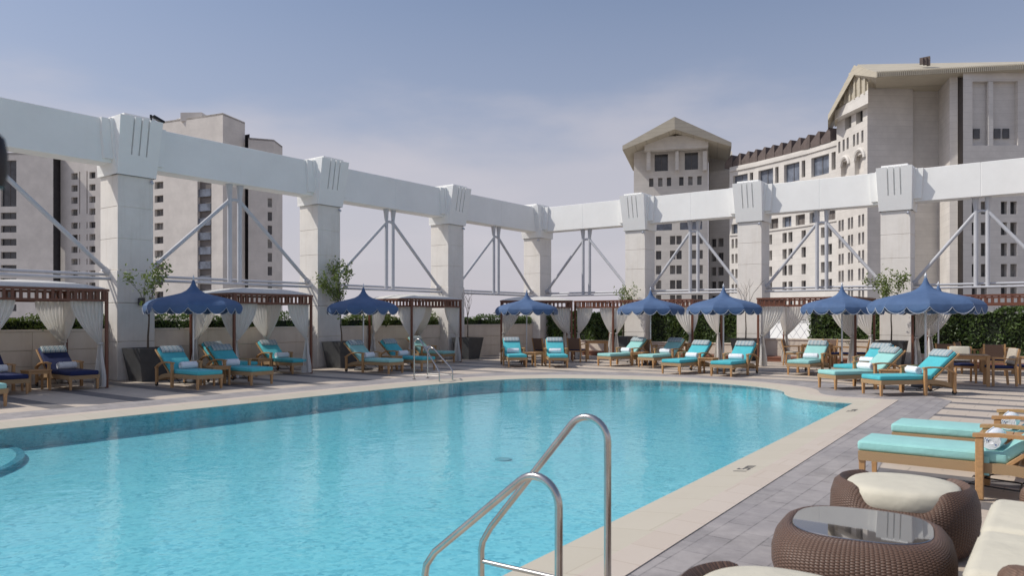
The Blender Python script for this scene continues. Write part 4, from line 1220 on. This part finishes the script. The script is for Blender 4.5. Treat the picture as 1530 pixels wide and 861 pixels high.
S3 = W(1419,117); f.wall(back(W(1402,123.4),1.0), S3, -25, ZT)
S4 = W(1431,116.6); f.wall(S3, S4, -25, ZT-.3)
S5, S6 = back(S4,1.0), W(1438,115.5); f.wall(S4, S5, -25, ZT-.3); f.wall(S5, back(W(1440,115),2.2), -25, ZT-.3, mi=1)
R0, R1 = W(1439,115), W(1600,114.5)
f.wall(R0, back(R0,4), -25, ZT)
wins = []
tz = 114.8
wins.append((uof(R0,R1,1453),uof(R0,R1,1521),ZH(217,tz),ZH(121,tz),'hotel_stone2',1))
for k in range(7):
    for a, b in ((1452,1460.5),(1465.5,1475),(1495.5,1505),(1509.5,1519.5),(1540,1549),(1553,1562)):
        z1 = ZH(301+31.2*k,tz); wins.append((uof(R0,R1,a),uof(R0,R1,b),z1-1.95,z1,'glass2'))
f.wall(R0, R1, -25, ZT, wins, .8)
f.done([M['hotel_stone2'],M['tower_spandrel']])
# deep recess windows and pier
bm = B(); kk = (R1-R0).normalized()
def rp(px, off): 
    u = uof(R0,R1,px); q = R0+kk*u; return back(q,off)
q = rp(1479,.35); box(bm, (q.x,q.y,(ZH(217,tz)+ZH(121,tz))/2), (.7,.5,ZH(121,tz)-ZH(217,tz)-.05), math.atan2(kk.y,kk.x)); obj('pier', bm, M['hotel_stone'], root)
for px in (1459,1490,1503):
    q = rp(px,.72); bm = B(); box(bm, (q.x,q.y,ZH(198,tz)), (.95,.12,1.5), math.atan2(kk.y,kk.x)); obj('window', bm, M['glass'], root)
# arches on the lit face
dd = (P1-P0).normalized()
for a, b in ((1256.5,1268),(1277,1291)):
    bm = B(); u0, u1 = uof(P0,P1,a), uof(P0,P1,b); zc = ZH(241,127); r = (u1-u0)/2
    pts = []
    for i in range(13):
        th = PI*i/12; q = P0+dd*((u0+u1)/2-r*math.cos(th)*1.05); q = back(q,-.25); pts.append((q.x,q.y,zc+r*math.sin(th)*1.05))
    tube(bm, pts, .32, 6); obj('arch', bm, M['hotel_stone'], root)
# roof: big overhanging gable on the left face, eaves running right
bm = B(); o = Vector((CX,CY))
ea, ap, eb = W(1237,131), W(1278,124.5), W(1303,119)
za, zp, zb = ZH(172,131), ZH(97,124.5), ZH(124,119)
er = W(1640,101); zr = ZH(98,101)
ee = ZH(107,119)
bp = back(W(1640,112),4)
zr2 = 39.0
# ribbed fascia along the right eaves
A0, A1 = W(1309,117), W(1640,111.5)
loft(bm, [[(A0.x,A0.y,zr2),(A0.x,A0.y,zr2+.85),(back(A0,.6).x,back(A0,.6).y,zr2+.85),(back(A0,6).x,back(A0,6).y,zr2)], [(A1.x,A1.y,zr2),(A1.x,A1.y,zr2+.85),(back(A1,.6).x,back(A1,.6).y,zr2+.85),(back(A1,6).x,back(A1,6).y,zr2)]])
nr_ = 110
for i in range(nr_):
    q = A0.lerp(A1,(i+.5)/nr_); q = back(q,-.1); e = A1-A0
    box(bm, (q.x,q.y,zr2+.43), (e.length/nr_*.5,.35,.87), math.atan2(e.y,e.x))
# roof slope rising behind the fascia
top0, top1 = W(1281,126), W(1640,122); ZT0 = ZH(96,126)
loft(bm, [[(A0.x,A0.y,zr2+.83),(back(A0,1).x,back(A0,1).y,zr2+.9),(top0.x,top0.y,ZT0),(top0.x,top0.y,zr2)], [(A1.x,A1.y,zr2+.83),(back(A1,1).x,back(A1,1).y,zr2+.9),(top1.x,top1.y,ZH(90,122)),(top1.x,top1.y,zr2)]])
obj('roof', bm, M['roof'], root)
bm = B()   # left gable: sloping verge, pediment
g0, g1, g2 = W(1237,131), W(1276,124), W(1309,117)
zz0, zz1, zz2 = ZH(172,131), ZH(97,124), zr2+.85
w2 = [back(g,12) for g in (g0,g1,g2)]
loft(bm, [[(g0.x,g0.y,zz0),(g1.x,g1.y,zz1),(g2.x,g2.y,zz2),(g2.x,g2.y,zz2-.85),(g1.x,g1.y,zz1-1.6),(g0.x,g0.y,zz0-.9)],
          [(w2[0].x,w2[0].y,zz0),(w2[1].x,w2[1].y,zz1),(w2[2].x,w2[2].y,zz2),(w2[2].x,w2[2].y,zz2-.85),(w2[1].x,w2[1].y,zz1-1.6),(w2[0].x,w2[0].y,zz0-.9)]])
obj('gable_roof', bm, M['roof'], root)
bm = B()
h0, h1, h2 = W(1247,132), W(1272,126), W(1297,121)
zl = ZH(165,128)
loft(bm, [[(h0.x,h0.y,ZH(172,132)-1),(h2.x,h2.y,zr2-1.5),(h2.x,h2.y,zr2+.5),(h1.x,h1.y,ZH(104,126)),(h0.x,h0.y,ZH(165,132))],
          [(back(p,5).x,back(p,5).y,z) for p, z in ((h0,ZH(172,132)-1),(h2,zr2-1.5),(h2,zr2+.5),(h1,ZH(104,126)),(h0,ZH(165,132)))]])
for i in range(7):
    s = (i+.5)/7; p = back(h0.lerp(h2,s),-.2); zt = ZH(160,132)+(ZH(106,126)-ZH(160,132))*min(1,s*1.9)-max(0,s-.55)*4
    zb_ = ZH(162,132)-.2+ (zr2-1.2-ZH(162,132))*s*.8
    box(bm, (p.x,p.y,(zt+zb_)/2), (.45,.45,max(.4,zt-zb_)), math.atan2((h2-h0).y,(h2-h0).x))
obj('pediment', bm, M['roof'], root)
bm = B()   # cornice band below gable
b0, b1 = W(1247,131.5), W(1297,120.5)
loft(bm, [[(back(p,k).x,back(p,k).y,z) for p, k, z in ((b0,0,za_),(b1,0,zb_),(b1,3,zb_),(b0,3,za_))] for za_, zb_ in ((ZH(178,131.5),ZH(154,120.5)),(ZH(166,131.5),ZH(134,120.5)))])
obj('cornice', bm, M['hotel_stone'], root)
bm = B(); p = W(1382,121)
for k in (-1,0,1): box(bm, (p.x+k*.45,p.y+k*.3,zr2+3.9), (.5,.5,1.2+.2*k))
obj('chimney', bm, M['roof_dark'], root)

# ---- left beige tower
root = thing('beige_tower', 'tall beige concrete tower with vertical window strips behind the first left bay', 'tower block', (0,0,0))
f = Facade2(root)
T = 172
P0, P1 = W(226,178), W(322,170)
zt = ZH(172,171)
wins = []
for k in range(14):
    z1 = ZH(268+20.9*k,174)
    wins.append((uof(P0,P1,231),uof(P0,P1,244),z1-1.65,z1,'glass'))
strip = (uof(P0,P1,295),uof(P0,P1,316))
wins.append((strip[0],strip[1],ZH(478,172),ZH(262,172),'tower_spandrel',1))
f.wall(P0, P1, -25, zt, wins, .8)
P2 = W(333,169); P3_ = W(366,177)
f.wall(P1, P2, -25, zt); f.wall(P2, P3_, -25, zt-.2)
f.prism([P0+Vector((0,0)),P1,P2,P3_,back(P3_,25),back(P0,25)], zt-.5, zt-.02)
# lower set-back block to the right
Q0, Q1, Q2 = W(371,176), W(409,178), W(422,185)
z2 = ZH(207,177)
wins = [(uof(Q0,Q1,400),uof(Q0,Q1,406.5),ZH(297+20.5*k,177)-1.9,ZH(297+20.5*k,177)+0.2,'glass') for k in range(9)]
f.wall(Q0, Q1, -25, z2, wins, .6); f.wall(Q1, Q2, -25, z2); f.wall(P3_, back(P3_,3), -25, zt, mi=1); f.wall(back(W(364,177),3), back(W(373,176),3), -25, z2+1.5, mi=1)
f.prism([Q0,Q1,Q2,back(Q2,20),back(Q0,20)], z2-.5, z2-.02)
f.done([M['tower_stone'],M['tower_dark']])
d = (P1-P0).normalized()
for k in range(10):
    z1 = ZH(282+21.6*k,172); q = P0+d*((strip[0]+strip[1])/2); q = back(q,.6)
    bm = B(); box(bm, (q.x,q.y,z1-1.0), (strip[1]-strip[0]-.3,.25,1.7), math.atan2(d.y,d.x)); obj('window', bm, M['glass_blue'], root)
bm = B(); p = W(293,176); q = W(271,178); box(bm, (p.x,p.y,zt+.3), (5,5,2.0), .6); box(bm, (q.x,q.y,zt+.1), (1.5,1.5,1.6), .4); tube(bm, [(q.x,q.y,zt+.5),(q.x+1.2,q.y,zt+1.6)], [.8,.1]); obj('roof_plant', bm, M['tower_stone'], root)
root = thing('beige_tower', 'beige tower wing at the far left with a full-height dark slot', 'tower block', (0,0,0))
f = Facade2(root)
P0, P1 = W(-30,190), W(79.5,189); zt = ZH(226,188)
wins = []
for k in range(14):
    z1 = ZH(318+19.6*k,190); wins.append((uof(P0,P1,1),uof(P0,P1,24.5),z1-1.7,z1,'glass'))
wins.append((uof(P0,P1,1),uof(P0,P1,24.5),ZH(309,190),ZH(240,190),'glass'))
f.wall(P0, P1, -25, zt, wins, .7)
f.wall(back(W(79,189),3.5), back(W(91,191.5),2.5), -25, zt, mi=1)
Q0, Q1 = W(90.5,192), W(240,184)
wins = []
for a, b in ((106.5,116),(133.5,142.5)):
    for k in range(4): z1 = ZH(247+19*k,181); wins.append((uof(Q0,Q1,a),uof(Q0,Q1,b),z1-1.6,z1,'glass'))
    for k in range(4,14): z1 = ZH(247+19*k+2,181); wins.append((uof(Q0,Q1,a),uof(Q0,Q1,b),z1-1.55,z1,'glass'))
for c in (119,130):
    for k in range(4,14): z1 = ZH(249+19*k,181); wins.append((uof(Q0,Q1,c-.8),uof(Q0,Q1,c+.8),z1-1.55,z1,'glass'))
    wins.append((uof(Q0,Q1,c-.8),uof(Q0,Q1,c+.8),ZH(312,181),ZH(245,181),'tower_spandrel',1))
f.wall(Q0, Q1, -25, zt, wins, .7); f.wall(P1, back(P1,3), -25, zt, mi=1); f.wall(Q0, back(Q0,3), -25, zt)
f.prism([P0,P1,Q0,Q1,back(Q1,20),back(P0,20)], zt-.6, zt-.02)
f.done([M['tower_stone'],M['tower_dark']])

# ---- low buildings seen over the walls
def low_block(lbk, px0, px1, t0, t1, z, mat, dep=12, extra=None):
    root = thing('low_building', lbk, 'building', (0,0,0)); f = Facade2(root)
    a, b = W(px0,t0), W(px1,t1)
    L = (b-a).length
    f.wall(a, b, -25, z, [(L*(.12+.26*k),L*(.26+.26*k),z-2.2,z-.9,'glass') for k in range(3)], .3); c, d = back(b,dep), back(a,dep)
    f.wall(b, c, -25, z); f.wall(a, d, -25, z); f.prism([a,b,c,d], z-.3, z-.01)
    f.done(mat); return root
low_block('low grey flat-roofed building seen behind the second parasol', 518, 604, 88, 82, ZH(457,85), M['tower_stone'])
root = thing('low_building', 'low pale building with arched dark openings seen through the wire fence', 'building', (0,0,0)); f = Facade2(root)
a, b = W(1146,52), W(1225,48); f.wall(a, b, -25, ZH(479,50)); f.prism([a,b,back(b,10),back(a,10)], ZH(479,50)-.2, ZH(479,50)-.01); f.done(M['white'])
bm = B(); a, b = back(W(1150,52),3), back(W(1226,48),3); c = a.lerp(b,.42)
loft(bm, [[(back(p,k).x,back(p,k).y,z) for p, z in ((a,ZH(478,50)),(b,ZH(478,50)),(b,ZH(462,50)),(c,ZH(455,50)),(a,ZH(470,50)))] for k in (0,8)])
obj('gable_wall', bm, mk('grey_gable_stone', (.33,.31,.29), .8), root)
for px in (1161,1196):
    bm = B(); p = back(W(px,50.6),2.4); e = math.atan2((b-a).y,(b-a).x); pts = [(x,z) for x, z in arc(0,0,.42,0,180,10)]
    m = Matrix.Rotation(e,3,'Z'); loft(bm, [[m@Vector((x,y,z))+Vector((p.x,p.y,ZH(477.5,50))) for x, z in pts] for y in (-.1,.6)]); obj('window', bm, M['glass'], root)

# ------------------------------------------------------------------ sky, sun, camera
sd = Vector((.70,.54,-1)).normalized(); el = math.asin(-sd.z); az = math.atan2(-sd.x,-sd.y)
w = bpy.data.worlds.new('World'); scn.world = w; w.use_nodes = True; nt = w.node_tree
bg = nt.nodes['Background']; sky = nt.nodes.new('ShaderNodeTexSky'); sky.sky_type = 'NISHITA'
sky.sun_disc = False; sky.sun_elevation = el; sky.sun_rotation = az % (2*PI); sky.altitude = 800; sky.air_density = 1.3; sky.dust_density = 3.0; sky.ozone_density = 2.0
# thin haze bank and cloud low in the sky
tc = nt.nodes.new('ShaderNodeTexCoord'); sx = nt.nodes.new('ShaderNodeSeparateXYZ'); nt.links.new(tc.outputs['Generated'], sx.inputs[0])
mp = nt.nodes.new('ShaderNodeMapping'); mp.inputs['Scale'].default_value = (1,1,3.2); nt.links.new(tc.outputs['Generated'], mp.inputs[0])
nz = nt.nodes.new('ShaderNodeTexNoise'); nz.inputs['Scale'].default_value = 2.1; nz.inputs['Detail'].default_value = 6; nt.links.new(mp.outputs[0], nz.inputs['Vector'])
rz = nt.nodes.new('ShaderNodeValToRGB'); rz.color_ramp.elements[0].position = .46; rz.color_ramp.elements[1].position = .62; nt.links.new(nz.outputs['Fac'], rz.inputs[0])
rh = nt.nodes.new('ShaderNodeMapRange'); rh.inputs['From Min'].default_value = .0; rh.inputs['From Max'].default_value = .42; rh.inputs['To Min'].default_value = .75; rh.inputs['To Max'].default_value = .12; nt.links.new(sx.outputs[2], rh.inputs['Value'])
rc = nt.nodes.new('ShaderNodeMapRange'); rc.inputs['From Min'].default_value = .12; rc.inputs['From Max'].default_value = .3; rc.inputs['To Min'].default_value = .75; rc.inputs['To Max'].default_value = 0; nt.links.new(sx.outputs[2], rc.inputs['Value'])
mu = nt.nodes.new('ShaderNodeMath'); mu.operation = 'MULTIPLY'; nt.links.new(rz.outputs[0], mu.inputs[0]); nt.links.new(rc.outputs[0], mu.inputs[1])
m1 = nt.nodes.new('ShaderNodeMix'); m1.data_type = 'RGBA'; nt.links.new(rh.outputs[0], m1.inputs['Factor']); nt.links.new(sky.outputs[0], m1.inputs['A']); m1.inputs['B'].default_value = (4.9,4.75,5.5,1)
m2 = nt.nodes.new('ShaderNodeMix'); m2.data_type = 'RGBA'; nt.links.new(mu.outputs[0], m2.inputs['Factor']); nt.links.new(m1.outputs['Result'], m2.inputs['A']); m2.inputs['B'].default_value = (6.2,6.0,6.3,1)
n5 = nt.nodes.new('ShaderNodeTexNoise'); n5.inputs['Scale'].default_value = 3.4; n5.inputs['Detail'].default_value = 7; nt.links.new(mp.outputs[0], n5.inputs['Vector'])
ma = nt.nodes.new('ShaderNodeMath'); ma.operation = 'MULTIPLY_ADD'; ma.inputs[1].default_value = .30; nt.links.new(n5.outputs['Fac'], ma.inputs[0]); nt.links.new(sx.outputs[2], ma.inputs[2])
mr = nt.nodes.new('ShaderNodeMapRange'); mr.interpolation_type = 'SMOOTHSTEP'; mr.inputs['From Min'].default_value = .46; mr.inputs['From Max'].default_value = .34; mr.inputs['To Min'].default_value = 0; mr.inputs['To Max'].default_value = .55; nt.links.new(ma.outputs[0], mr.inputs['Value'])
m3 = nt.nodes.new('ShaderNodeMix'); m3.data_type = 'RGBA'; nt.links.new(mr.outputs[0], m3.inputs['Factor']); nt.links.new(m2.outputs['Result'], m3.inputs['A']); m3.inputs['B'].default_value = (6.0,5.75,5.95,1)
m4 = nt.nodes.new('ShaderNodeMix'); m4.data_type = 'RGBA'; m4.blend_type = 'MULTIPLY'; m4.inputs['Factor'].default_value = 1; nt.links.new(m3.outputs['Result'], m4.inputs['A']); m4.inputs['B'].default_value = (.975,.965,1.0,1)
nt.links.new(m4.outputs['Result'], bg.inputs['Color']); bg.inputs['Strength'].default_value = .107
sun = bpy.data.lights.new('sun', 'SUN'); sun.energy = 3.2; sun.angle = R(.55); sun.color = (1,.95,.87)
so = bpy.data.objects.new('sun', sun); COL.objects.link(so); so.rotation_euler = sd.to_track_quat('-Z','Y').to_euler(); so.location = (0,0,60)
cam = bpy.data.cameras.new('camera'); co = bpy.data.objects.new('camera', cam); COL.objects.link(co); scn.camera = co
co.location = (CX,CY,CH); co.rotation_euler = (PI/2,0,math.atan2(SA,CA))
cam.sensor_width = 36; cam.lens = 36*1126/1530; cam.shift_y = 44.5/1530; cam.clip_end = 6000; cam.clip_start = .05
cam.dof.use_dof = True; cam.dof.focus_distance = 20; cam.dof.aperture_fstop = 3.5
scn.view_settings.view_transform = 'Standard'; scn.view_settings.look = 'None'; scn.view_settings.exposure = 0; scn.view_settings.gamma = 1
